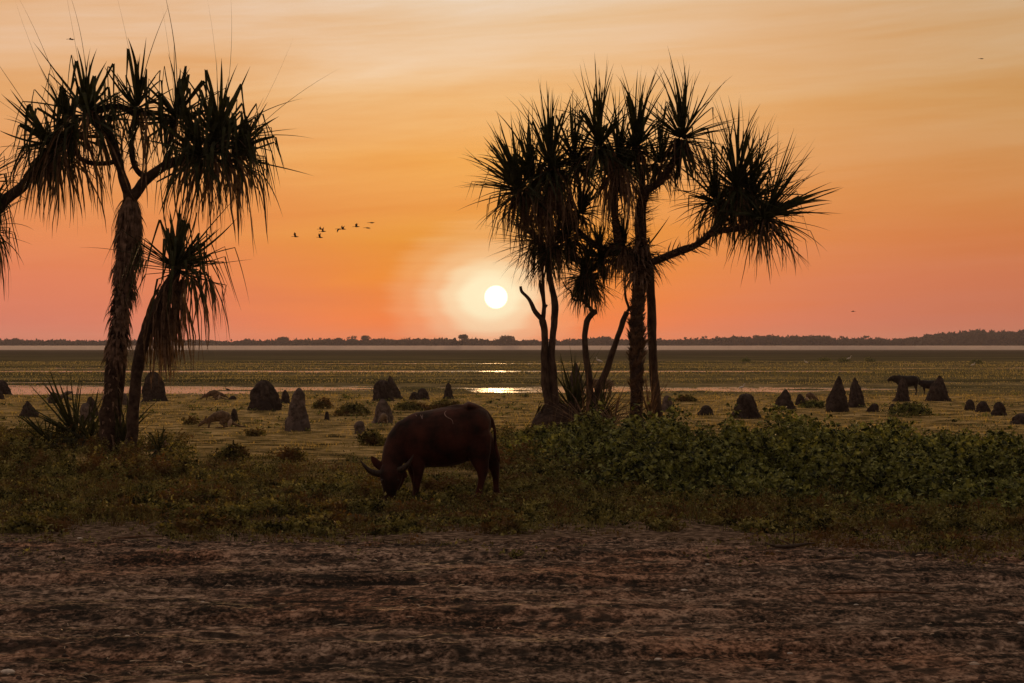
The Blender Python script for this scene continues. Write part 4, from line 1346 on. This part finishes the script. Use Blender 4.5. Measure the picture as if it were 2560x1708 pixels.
def wallaby(px, base, size, face, label, rot=0.0):
    """grazing on all fours: long hind foot, arched back, small head low, tail on the ground"""
    b = MB()
    s_ = size
    F = lambda x_, z_, y_=0.: (face * x_ * s_, y_ * s_, z_ * s_)
    loft(b, [(F(-.34, .24), .06 * s_, .05 * s_), (F(-.26, .27), .15 * s_, .12 * s_), (F(-.1, .33), .165 * s_, .14 * s_), (F(.08, .30), .13 * s_, .11 * s_), (F(.24, .22), .085 * s_, .07 * s_), (F(.34, .15), .055 * s_, .05 * s_)], n=14)
    loft(b, [(F(.30, .19), .05 * s_, .045 * s_), (F(.40, .16), .058 * s_, .045 * s_), (F(.48, .10), .045 * s_, .036 * s_), (F(.55, .045), .022 * s_, .02 * s_)], n=12)
    for sg in (-1, 1):
        loft(b, [(F(-.2, .22, sg * .09), .13 * s_, .05 * s_), (F(-.1, .13, sg * .11), .06 * s_, .04 * s_), (F(-.2, .06, sg * .11), .03 * s_, .025 * s_)], n=10)
        loft(b, [(F(-.26, .05, sg * .11), .022 * s_, .02 * s_), (F(-.12, .015, sg * .11), .02 * s_, .022 * s_), (F(.06, .012, sg * .11), .014 * s_, .018 * s_)], n=8)
        loft(b, [(F(.2, .2, sg * .05), .04 * s_, .03 * s_), (F(.24, .1, sg * .06), .022 * s_, .02 * s_), (F(.26, .0, sg * .06), .02 * s_, .018 * s_)], n=8)
    loft(b, [(F(-.3, .22), .07 * s_, .05 * s_), (F(-.42, .12), .042 * s_, .035 * s_), (F(-.6, .05), .027 * s_, .025 * s_), (F(-.85, .02), .014 * s_, .014 * s_)], n=10)
    me = organic(b, .012 * size, 4)
    D = dist_of(base)
    c = P(px, base, D)
    c[2] = gz(c[0], D)
    t_ = thing('wallaby', c, label, 'wallaby', 'wallabies grazing on the turf')
    t_.rotation_euler = (0, 0, rot)
    obj_at('body', me, M['fur'], t_)
    for sg in (-1, 1):
        h = MB()
        loft(h, [(F(.37, .20, sg * .025), .02 * s_, .01 * s_), (F(.34, .27, sg * .04), .026 * s_, .008 * s_), (F(.32, .33, sg * .05), .006 * s_, .004 * s_)], n=8)
        obj_at('ear', mb_mesh(h, 'ear'), M['fur'], t_)
    h = MB()
    loft(h, [(F(-.34, .25, 0), .03 * s_, .05 * s_), (F(-.33, .16, 0), .08 * s_, .10 * s_), (F(-.30, .06, 0), .04 * s_, .11 * s_)], n=10)
    obj_at('pale_rump', mb_mesh(h, 'rump'), M['fur_pale'], t_)
    return t_


wallaby(545, 1070, .95, -1, 'wallaby with pale rump grazing on the turf left of the largest mound')
wallaby(957, 1062, .62, -1, 'small wallaby crouched facing the camera before the rounded grey mound', R(70))
wallaby(530, 1002, .85, -1, 'hunched wallaby far back, left of the largest mound')
wallaby(551, 996, .6, 1, 'smallest wallaby lying near the shore between its neighbours')
wallaby(2028, 1004, .8, 1, 'wallaby sitting right beside the ragged little mound', R(40))


# ------------------------------------------------------------------ birds
def bird(px, py, D, span, wl, wr, label, face=-1, mat='bird', neck=1.0, group='birds flying in a loose line', pitch=0.0, yaw=0.0):
    """wl / wr: (elevation deg, sweep deg) of the far and near wing"""
    t_ = thing('flying_bird', P(px, py, D), label, 'bird', group)
    F = lambda x_, y_, z_: (face * x_, y_, z_)
    h = MB()
    s_ = span
    loft(h, [(F(-.42 * s_, 0, -.01 * s_), .012 * s_, .03 * s_), (F(-.25 * s_, 0, 0), .05 * s_, .05 * s_), (F(-.05 * s_, 0, 0), .075 * s_, .065 * s_), (F(.1 * s_, 0, .005 * s_), .055 * s_, .05 * s_), (F(.22 * s_, 0, .02 * s_), .022 * s_, .02 * s_),
             (F(.22 * s_ + .12 * s_ * neck, 0, .025 * s_), .02 * s_, .02 * s_), (F(.26 * s_ + .16 * s_ * neck, 0, .02 * s_), .026 * s_, .024 * s_), (F(.36 * s_ + .17 * s_ * neck, 0, .0), .004 * s_, .004 * s_)], n=10)
    obj_at('body', mb_mesh(h, 'body'), M[mat], t_)
    for sg, (el_, sw) in ((1, wl), (-1, wr)):
        e_, w_ = R(el_), R(sw)
        h = MB()
        d1 = np.array([math.sin(w_), sg * math.cos(w_) * math.cos(e_), math.cos(w_) * math.sin(e_)])
        d2 = np.array([math.sin(w_) - .5, sg * math.cos(e_ * .7), math.sin(e_ * .7)])
        d2 /= np.linalg.norm(d2)
        r0 = np.array([.02 * s_, sg * .03 * s_, .03 * s_])
        p = [r0, r0 + d1 * .3 * s_, r0 + d1 * .3 * s_ + d2 * .34 * s_]
        chord = [.24 * s_, .20 * s_, .03 * s_]
        V = []
        for pt, c_ in zip(p, chord):
            for dx_, dz_ in ((c_ * .45, 0), (0, .012 * s_), (-c_ * .55, 0), (0, -.012 * s_)):
                V.append(pt + np.array([dx_, 0, dz_]))
        V = np.array(V)
        V[:, 0] *= face
        Fc = []
        for k_ in range(2):
            for j in range(4):
                Fc.append([k_ * 4 + j, k_ * 4 + (j + 1) % 4, k_ * 4 + 4 + (j + 1) % 4, k_ * 4 + 4 + j])
        h.add(V, Fc)
        h.add(V[8:], [[0, 1, 2, 3]])
        obj_at('wing', mb_mesh(h, 'wing', False), M[mat], t_)
    t_.rotation_euler = (0, R(pitch), R(yaw))
    return t_


FB = [(738.7, 592, (62, 10), (70, 25), 'lowest and leftmost bird of the flying flock, wings raised', -1),
      (801.5, 573, (45, 40), (20, -20), 'upper bird of the crossing pair at the left of the flock', -1),
      (807, 579, (70, 0), (-8, 0), 'lower bird of the crossing pair, wings level', -1),
      (800, 594, (72, 20), (60, 10), 'bird flying alone under the crossing pair with raised wings', -1),
      (847, 573, (0, 30), (-58, 15), 'bird with lowered wings in the middle of the flock', -1),
      (857, 573, (62, 35), (50, -30), 'bird with one high wing touching the middle bird', -1),
      (891, 567, (48, 0), (48, 0), 'bird with wings in a wide V, third from the right of the flock', -1),
      (928, 557, (5, 10), (-20, -10), 'highest bird of the flock, at its right end', -1),
      (918, 570, (5, 10), (-22, -10), 'gliding bird just below the highest bird', -1)]
for (px, py, wl, wr, lb, fc) in FB:
    bird(px, py, 150, .62, wl, wr, lb, fc, yaw=random.uniform(-25, 25), pitch=random.uniform(-5, 5))
bird(177, 98.5, 120, .55, (-4, 0), (4, 0), 'lone small bird gliding high above the left palm', -1, group='single far birds')
bird(2453, 147, 160, .5, (8, 20), (-8, 0), 'lone speck of a bird high at the right', -1, group='single far birds')
bird(2133, 779, 230, .6, (20, 10), (15, 0), 'lone bird low over the right tree line', 1, group='single far birds')


def wading_bird(px, base, hgt, label, mat='bird_white', face=1):
    D = dist_of(base)
    c = P(px, base, D)
    c[2] = max(gz(c[0], D), WATER_Z)
    s_ = hgt
    t_ = thing('wading_bird', c, label, 'bird', 'wading birds in the marsh')
    h = MB()
    F = lambda x_, z_, y_=0.: (face * x_ * s_, y_ * s_, z_ * s_)
    loft(h, [(F(-.45, .42), .03 * s_, .03 * s_), (F(-.25, .5), .10 * s_, .09 * s_), (F(.02, .58), .13 * s_, .11 * s_), (F(.18, .64), .07 * s_, .06 * s_), (F(.24, .75), .035 * s_, .03 * s_), (F(.22, .88), .03 * s_, .028 * s_), (F(.27, .96), .045 * s_, .04 * s_), (F(.36, .96), .02 * s_, .02 * s_), (F(.52, .93), .005 * s_, .005 * s_)], n=10)
    obj_at('body', mb_mesh(h, 'body'), M[mat], t_)
    for sg in (-1, 1):
        tube_part('leg', [F(0, .5, sg * .05), F(.03, .25, sg * .05), F(0, -.02, sg * .05)], [.016 * s_, .012 * s_, .014 * s_], 'bird', t_, 5, 2)


wading_bird(1855, 975, .40, 'white egret standing at the water edge above the flat topped mound')
wading_bird(2123, 905, .9, 'white bird far out in the marsh above the pointed mounds')
wading_bird(2433, 918, .6, 'tiny white bird far out in the marsh at far right')
wading_bird(2015, 913, .6, 'tiny white bird far out in the marsh right of the palms', face=-1)
wading_bird(1497, 913, 1.0, 'white bird in the marsh beside the leaning bare stem', face=-1)
wading_bird(568, 979, .34, 'small dark bird on the shore left of the largest mound', 'bird', -1)

# marsh shrubs far out on the plain
for (px, base, w_, lb) in ((2175, 905, 12, 'dark round shrub far out in the marsh, above the pointed mounds'), (2112, 905, 14, 'dark shrub beside the far white bird in the marsh'),
                           (1864, 905, 14, 'dark shrub in the marsh above the egret'), (2440, 908, 16, 'dark shrub far out in the marsh near the right edge'), (2060, 904, 16, 'flat dark shrub in the marsh right of the egret')):
    D = dist_of(base)
    c = P(px, base, D)
    c[2] = gz(c[0], D)
    h = MB()
    n_ = 500
    p_ = RNG.normal(size=(n_, 3)) * np.array([w_ / FPX * D * .45, .6, .22])
    p_[:, 2] = np.abs(p_[:, 2])
    h.add(*leaf_cards(p_ + c, .12 + .12 * RNG.random(n_), .3))
    tag(h.build('marsh_shrub', M['bush'], smooth=False), lb, 'shrub', 'far shrubs in the marsh')


# ------------------------------------------------------------------ far forest
DF = 1900.0


def crown(h, cx, cy, cz, rx, rz, n, size=.9, ry=None):
    d = RNG.normal(size=(n, 3))
    d /= np.linalg.norm(d, axis=1)[:, None]
    r = (.55 + .5 * RNG.random(n))[:, None]
    p_ = d * r * np.array([rx, ry or rx, rz]) + np.array([cx, cy, cz])
    h.add(*leaf_cards(p_, size * 1.25 * (.6 + .9 * RNG.random(n)), .1))


def forest_top(px):
    return np.interp(px, [-900, 0, 100, 250, 480, 560, 800, 1000, 1200, 1400, 1500, 1560, 1700, 1850, 1900, 1960, 2040, 2120, 2230, 2290, 2360, 2450, 2560, 3400],
                     [852, 856, 857, 858, 857, 858, 856, 855, 856, 858, 852, 857, 857, 850, 848, 851, 848, 854, 855, 850, 843, 839, 838, 836])


h = MB()
hs = MB()
for row in range(4):
    X0 = -680.0
    while X0 < 680:
        X0 += random.uniform(2.2, 5.5)
        y_ = DF + row * 14 + random.uniform(-5, 5)
        px_ = 1280 + X0 / y_ * FPX
        tz = HCAM - (forest_top(px_) - HOR) / FPX * y_
        tz *= random.uniform(.92, 1.38) if row else random.uniform(.8, 1.15)
        rz_ = random.uniform(1.2, 2.4)
        rx_ = random.uniform(1.8, 4.2)
        crown(h, X0, y_, tz - rz_, rx_, rz_, 80, 1.9)
        crown(h, X0, y_, max(1.0, (tz - rz_) * .45), rx_ * 1.1, max(1.2, tz * .40), 60, 3.0)
        hs.tube([(X0, y_, 0), (X0 + random.uniform(-.5, .5), y_, tz * .5), (X0, y_, tz - rz_)], [.3, .22, .12], 4, sub=1, cap=False)
fo = thing('forest', (0, DF, 0), 'long dim purple line of trees along the horizon', 'forest')
fo['kind'] = 'stuff'
h.build('crowns', M['forest'], fo, smooth=False)['kind'] = 'stuff'
hs.build('trunks', M['forest'], fo)['kind'] = 'stuff'


def far_tree(px, top, w_px, kind, label, group='taller trees rising above the far tree line'):
    D = DF - 12
    x_ = (px - 1280) / FPX * D
    tz = HCAM - (top - HOR) / FPX * D
    w_ = w_px / 2 / FPX * D
    t_ = thing('distant_tree', (x_, D, 0), label, 'tree', group)
    tb = MB()
    hb = MB()
    if kind == 'umbrella':
        for k in range(9):
            a_ = k * .7
            ex, ey = w_ * .62 * math.cos(a_) * random.uniform(.6, 1), w_ * .5 * math.sin(a_)
            ez = tz - 2.3 - 1.2 * (abs(ex) / w_) ** 2
            tb.tube([(x_, D, 0), (x_ + ex * .15, D + ey * .2, tz * .45), (x_ + ex * .7, D + ey * .7, tz * .75), (x_ + ex, D + ey, ez)], [.35, .28, .16, .08], 5, sub=2)
            crown(hb, x_ + ex, D + ey, ez, w_ * .42, 2.0, 120, .9)
    elif kind == 'sparse':
        for k in range(7):
            ex = w_ * random.uniform(-.9, .9)
            ez = tz - random.uniform(.5, 3)
            tb.tube([(x_, D, 0), (x_ + ex * .2, D, tz * .5), (x_ + ex, D, ez)], [.3, .22, .08], 5, sub=2)
            crown(hb, x_ + ex, D + random.uniform(-2, 2), ez, w_ * .26, .75, 45, .6)
    elif kind == 'palm':
        tb.tube([(x_, D, 0), (x_ + .1, D, tz * .6), (x_, D, tz - .6)], [.22, .17, .15], 5, sub=1)
        crown(hb, x_, D, tz - .7, max(w_, .9), .8, 70, .8)
    else:
        for k in range(6):
            ex = w_ * random.uniform(-.6, .6)
            ez = tz - random.uniform(1.2, 2.6)
            crown(hb, x_ + ex, D + random.uniform(-2, 2), ez, w_ * .5, 1.3, 100, .8)
        tb.tube([(x_, D, 0), (x_, D, tz - 1.5)], [.35, .2], 5, sub=1)
    tb.build('trunk', M['forest'], t_)
    hb.build('crown', M['forest'], t_, smooth=False)


for (px, top, w_, k_, lb) in [(708, 842, 36, 'umbrella', 'broad umbrella crowned far tree above the big dark mound'), (915, 839, 26, 'round', 'round dense far tree standing high left of the sun'),
                              (880, 840, 24, 'sparse', 'ragged far tree just left of the round dense one'), (844, 845, 24, 'round', 'low rounded far tree left of the ragged one'),
                              (1158, 836, 26, 'umbrella', 'small airy umbrella tree left below the sun'), (1267, 839, 42, 'umbrella', 'widest umbrella crowned far tree right below the sun'),
                              (38, 846, 22, 'umbrella', 'small umbrella tree at far left of the tree line'), (1517, 841, 26, 'umbrella', 'airy far tree seen beside the leaning bare stem'),
                              (1898, 838, 36, 'round', 'broad far tree above the horizon between palms and cone mound'), (1988, 840, 28, 'round', 'rounded far tree above the dark cone mound'),
                              (2039, 842, 34, 'round', 'wide low far tree above the two pointed mounds'), (2166, 840, 22, 'sparse', 'left of two open branched far trees'),
                              (2192, 843, 22, 'sparse', 'right of two open branched far trees'), (2270, 845, 16, 'umbrella', 'tiny umbrella tree where the tree line starts to rise'),
                              (2405, 834, 26, 'round', 'round far tree highest on the raised right tree line'), (2440, 834, 16, 'sparse', 'narrow far tree on the raised right tree line'),
                              (1062, 847, 26, 'round', 'low round far tree left of the small airy umbrella tree'), (1440, 850, 20, 'round', 'low far tree between the slender stems'),
                              (2010, 846, 14, 'sparse', 'thin far tree between the rounded and the wide low one')]:
    far_tree(px, top, w_, k_, lb)
pl_ = [(455, 850), (615, 847), (623, 848), (800, 846), (823, 846), (1046, 846), (1372, 848), (1388, 848), (1412, 850), (1651, 846), (1713, 844), (1738, 846), (1757, 842), (1765, 841), (1792, 841), (1826, 844), (1919, 839), (1874, 843), (2009, 843), (2021, 842), (2103, 841), (2158, 846), (1335, 849), (1098, 846)]
wh = {455: 'between left palm trunk and its hanging leaves', 615: 'left of the broad umbrella tree', 623: 'close to another thin one left of the broad umbrella tree', 800: 'above the grey mounds left of the buffalo', 823: 'left of the ragged far tree',
      1046: 'left of the low round far tree', 1372: 'seen between the two left slender stems', 1388: 'seen right of the second slender stem', 1412: 'left of the crooked stem', 1651: 'nearest the smooth palm trunk', 1713: 'first clear one right of the palms',
      1738: 'second clear one right of the palms', 1757: 'left one of a close tall pair', 1765: 'right one of a close tall pair', 1792: 'right after the close tall pair', 1826: 'left above the flat topped mound', 1919: 'touching the broad far tree, tallest',
      1874: 'on the left shoulder of the broad far tree', 2009: 'left of the wide low far tree', 2021: 'over the wide low far tree', 2103: 'alone above the pointed mounds', 2158: 'left of the open branched trees', 1335: 'between widest umbrella tree and the slender stems', 1098: 'left of the airy umbrella tree near the sun'}
for px, top in pl_:
    far_tree(px, top, random.uniform(3, 6), 'palm', 'thin far palm ' + wh[px], 'thin palms sticking out of the far tree line')

# ------------------------------------------------------------------ litter on the track
b = MB()
n_ = 9000
x = RNG.uniform(-8, 8, n_)
y = 11.8 + 11 * RNG.random(n_)
keep = (y < track_edge(x) + .6) & (fbm(x * .9, y * 1.5, 4, 201) > .12 + .3 * RNG.random(n_) - .25 * (RNG.random(n_) < .12))
x, y = x[keep], y[keep]
zz = dirt_z(x, y)
for i in range(len(x)):
    s_ = .006 + .026 * random.random() ** 3
    th_ = np.linspace(0, 2 * np.pi, 7, endpoint=False) + random.random()
    rr_ = s_ * (.8 + .5 * RNG.random(7))
    lo = np.stack([x[i] + rr_ * np.cos(th_) * 1.2, y[i] + rr_ * np.sin(th_), np.full(7, zz[i] - .004)], -1)
    hi = np.stack([x[i] + .6 * rr_ * np.cos(th_) * 1.2, y[i] + .6 * rr_ * np.sin(th_), np.full(7, zz[i] + s_ * .6) + RNG.normal(size=7) * s_ * .12], -1)
    top_ = np.array([[x[i], y[i], zz[i] + s_ * .72]])
    j = np.arange(7)
    k = (j + 1) % 7
    b.add(np.vstack([lo, hi, top_]), np.stack([j, k, k + 7, j + 7], -1))
    b.add(np.vstack([hi, top_]), np.stack([j, k, np.full(7, 7)], -1))
tag(b.build('clods', M['clod']), 'small dark crumbs and clods of earth strewn over the track', 'clods', kind='stuff')

mb = MB()
n_ = 2600
x = RNG.uniform(-8, 8, n_)
y = 11.8 + 10.5 * RNG.random(n_)
keep = fbm(x * .7, y * 1.1, 4, 207) > RNG.uniform(-.35, .25, n_)
x, y = x[keep], y[keep]
n_ = len(x)
a_ = RNG.normal(size=n_) * .7
L_ = .02 + .10 * RNG.random(n_) ** 2
d_ = np.stack([np.cos(a_), np.sin(a_), RNG.normal(size=n_) * .12], -1)
c_ = np.stack([x, y, dirt_z(x, y) + .010], -1)
C_ = np.stack([c_ - d_ * L_[:, None] / 2, c_ + np.array([0, 0, .006]), c_ + d_ * L_[:, None] / 2], 1)
sd_ = np.repeat(np.stack([-np.sin(a_) * .6, np.cos(a_) * .6, np.full(n_, .55)], -1)[:, None], 3, 1)
mb.strips(C_, np.repeat((.002 + .005 * RNG.random(n_))[:, None], 3, 1) * np.array([.5, 1, .3]), sd_)
M['straw'] = material('straw', (.12, .08, .055), (.62, .50, .38), 7, .8)
tag(mb.build('straw_litter', M['straw'], smooth=False), 'bits of dry straw and leaf litter scattered over the earth track', 'litter', kind='stuff')

DLg = 79.0
b = MB()
lg = [P(118, 1006, DLg), P(140, 999, DLg), P(158, 990, DLg), P(170, 983, DLg), P(182, 981, DLg)]
lg[0][2] = gz(lg[0][0], DLg)
b.tube(lg, [.12, .11, .09, .07, .03], 9, .4, 12)
b.tube([lg[2], P(172, 996, DLg), P(186, 1003, DLg)], [.07, .05, .03], 7, .4, 13)
tag(b.build('fallen_log', M['mound_grey']), 'grey forked fallen log leaning up from the turf near the left edge', 'log')

g0 = P(1985, 1378, dist_of(1378))
zf = float(dirt_z(np.array([g0[0]]), np.array([g0[1]]))[0])
t_ = thing('fallen_branch', (g0[0], g0[1], zf), 'dark crooked fallen branch with one twig upright on the track edge', 'branch')
q = lambda px, h_, dy=0: np.array([(px - 1280) / FPX * g0[1], g0[1] + dy, zf + h_])
b = MB()
b.tube([q(1915, .05, .1), q(1935, .025), q(1960, .02, -.05), q(1985, .025), q(2010, .03, .1), q(2045, .035, .2)], [.006, .012, .018, .02, .014, .006], 7, .4, 9)
b.build('limb', M['stick'], t_)
for pl in ([q(1982, .02), q(1986, .10), q(1984, .17), q(1987, .23)], [q(1985, .02), q(1965, .06, .05), q(1950, .08, .1)], [q(1935, .03), q(1922, .045, -.1), q(1910, .05, -.15)]):
    b = MB()
    b.tube(pl, np.linspace(.009, .003, len(pl)), 6, .3, 4)
    b.build('twig', M['stick'], t_)


def dead_stick(px, py, L, a_, label):
    D = dist_of(py)
    c = P(px, py, D)
    c[2] = float((dirt_z if D < 22 else gh)(np.array([c[0]]), np.array([D]))[0]) + .015
    b = MB()
    d = np.array([math.cos(a_), math.sin(a_), 0])
    b.tube([c - d * L / 2, c + np.array([0, .02, .02]), c + d * L / 2 + np.array([0, 0, .02])], [.010, .013, .006], 6, .3, 4)
    tag(b.build('stick', M['palm_dry']), label, 'stick', 'sticks on the ground')


dead_stick(345, 1354, .55, .05, 'thin pale stick lying along the top left of the track')
dead_stick(1073, 1169, .30, .1, 'pale stick lying under the buffalo belly')
dead_stick(75, 1162, .9, .08, 'long pale stick in the weeds left of the left palm')
dead_stick(2085, 1410, .35, .3, 'dark short stick on the track below the fallen branch')
dead_stick(885, 1336, .35, .0, 'pale stick on the track edge below the buffalo')
dead_stick(2200, 1500, .9, -.2, 'long curved stick on the right of the track')


def stone(px, py, s_, label, mat='pale_stone'):
    D = dist_of(py)
    c = P(px, py, D)
    c[2] = float((dirt_z if D < 21.5 else gh)(np.array([c[0]]), np.array([D]))[0]) + s_ * .3
    n, m = 10, 7
    th_ = np.linspace(0, 2 * np.pi, n, endpoint=False)
    ph = np.linspace(.15, np.pi - .15, m)
    r = s_ * (1 + .35 * fbm(np.cos(th_)[None] * 2 + px, np.sin(th_)[None] * 2 + ph[:, None] * 2, 2, 3))
    V = np.stack([1.5 * r * np.cos(th_)[None] * np.sin(ph)[:, None], r * np.sin(th_)[None] * np.sin(ph)[:, None], .55 * r * np.cos(ph)[:, None]], -1) + c
    b = MB()
    i = np.arange(m - 1)[:, None] * n
    j = np.arange(n)[None]
    k = (j + 1) % n
    b.add(V, np.stack([i + j, i + k, i + n + k, i + n + j], -1).reshape(-1, 4))
    b.add(V[0], np.array([list(range(n))]))
    b.add(V[-1], np.array([list(range(n))[::-1]]))
    tag(b.build('pale_stone', M[mat]), label, 'stone', 'pale stones on the track')


for px, py, s_, lb in [(1769, 1413, .018, 'white chip of stone on the track right of centre'), (1652, 1308, .014, 'white chip at the weed edge left of the fallen branch'), (18, 1686, .032, 'largest pale stone, in the bottom left corner of the track'),
                       (448, 1664, .016, 'flat pale stone near the bottom left of the track'), (506, 1515, .012, 'tiny white chip left of centre of the track'), (2436, 1676, .022, 'pale stone near the bottom right of the track'),
                       (2556, 1562, .022, 'pale stone at the right picture edge'), (1975, 1628, .016, 'small pale stone low in the right of the track'), (1710, 1487, .020, 'pale flat chip in the middle right of the track'),
                       (2140, 1520, .016, 'pale chip beside the long curved stick'), (319, 1590, .012, 'small white chip low in the left of the track'), (200, 1349, .020, 'pale chip near the top left of the track'),
                       (2240, 1331, .018, 'pinkish pale stone in the weeds right of the fallen branch'), (1645, 1650, .018, 'pale pebble low in the middle of the track')]:
    stone(px, py, s_, lb)


# ------------------------------------------------------------------ air
def volume_box(name, x0, x1, y0, y1, z0, z1, color, dens, aniso, label, cat):
    b = MB()
    V = [(x, y, z) for z in (z0, z1) for y in (y0, y1) for x in (x0, x1)]
    b.add(V, [[0, 2, 3, 1], [4, 5, 7, 6], [0, 1, 5, 4], [2, 6, 7, 3], [0, 4, 6, 2], [1, 3, 7, 5]])
    m = bpy.data.materials.new(name)
    m.use_nodes = True
    t = NT(m.node_tree)
    m.node_tree.nodes.clear()
    v = t.n('ShaderNodeVolumePrincipled', ins={'Color': color, 'Density': dens, 'Anisotropy': aniso})
    o = t.n('ShaderNodeOutputMaterial')
    t.t.links.new(v.outputs[0], o.inputs['Volume'])
    tag(b.build(name, m, smooth=False), label, cat, kind='stuff')


volume_box('haze', -2700, 2700, -950, 4300, -1.6, 30, (.74, .70, .90, 1), .00008, .3, 'thin evening haze lying over the whole plain', 'haze')
volume_box('mist', -900, 900, 1300, 1888, -.8, 3.2, (.9, .84, .9, 1), .0016, .2, 'low white mist in front of the far tree line', 'mist')
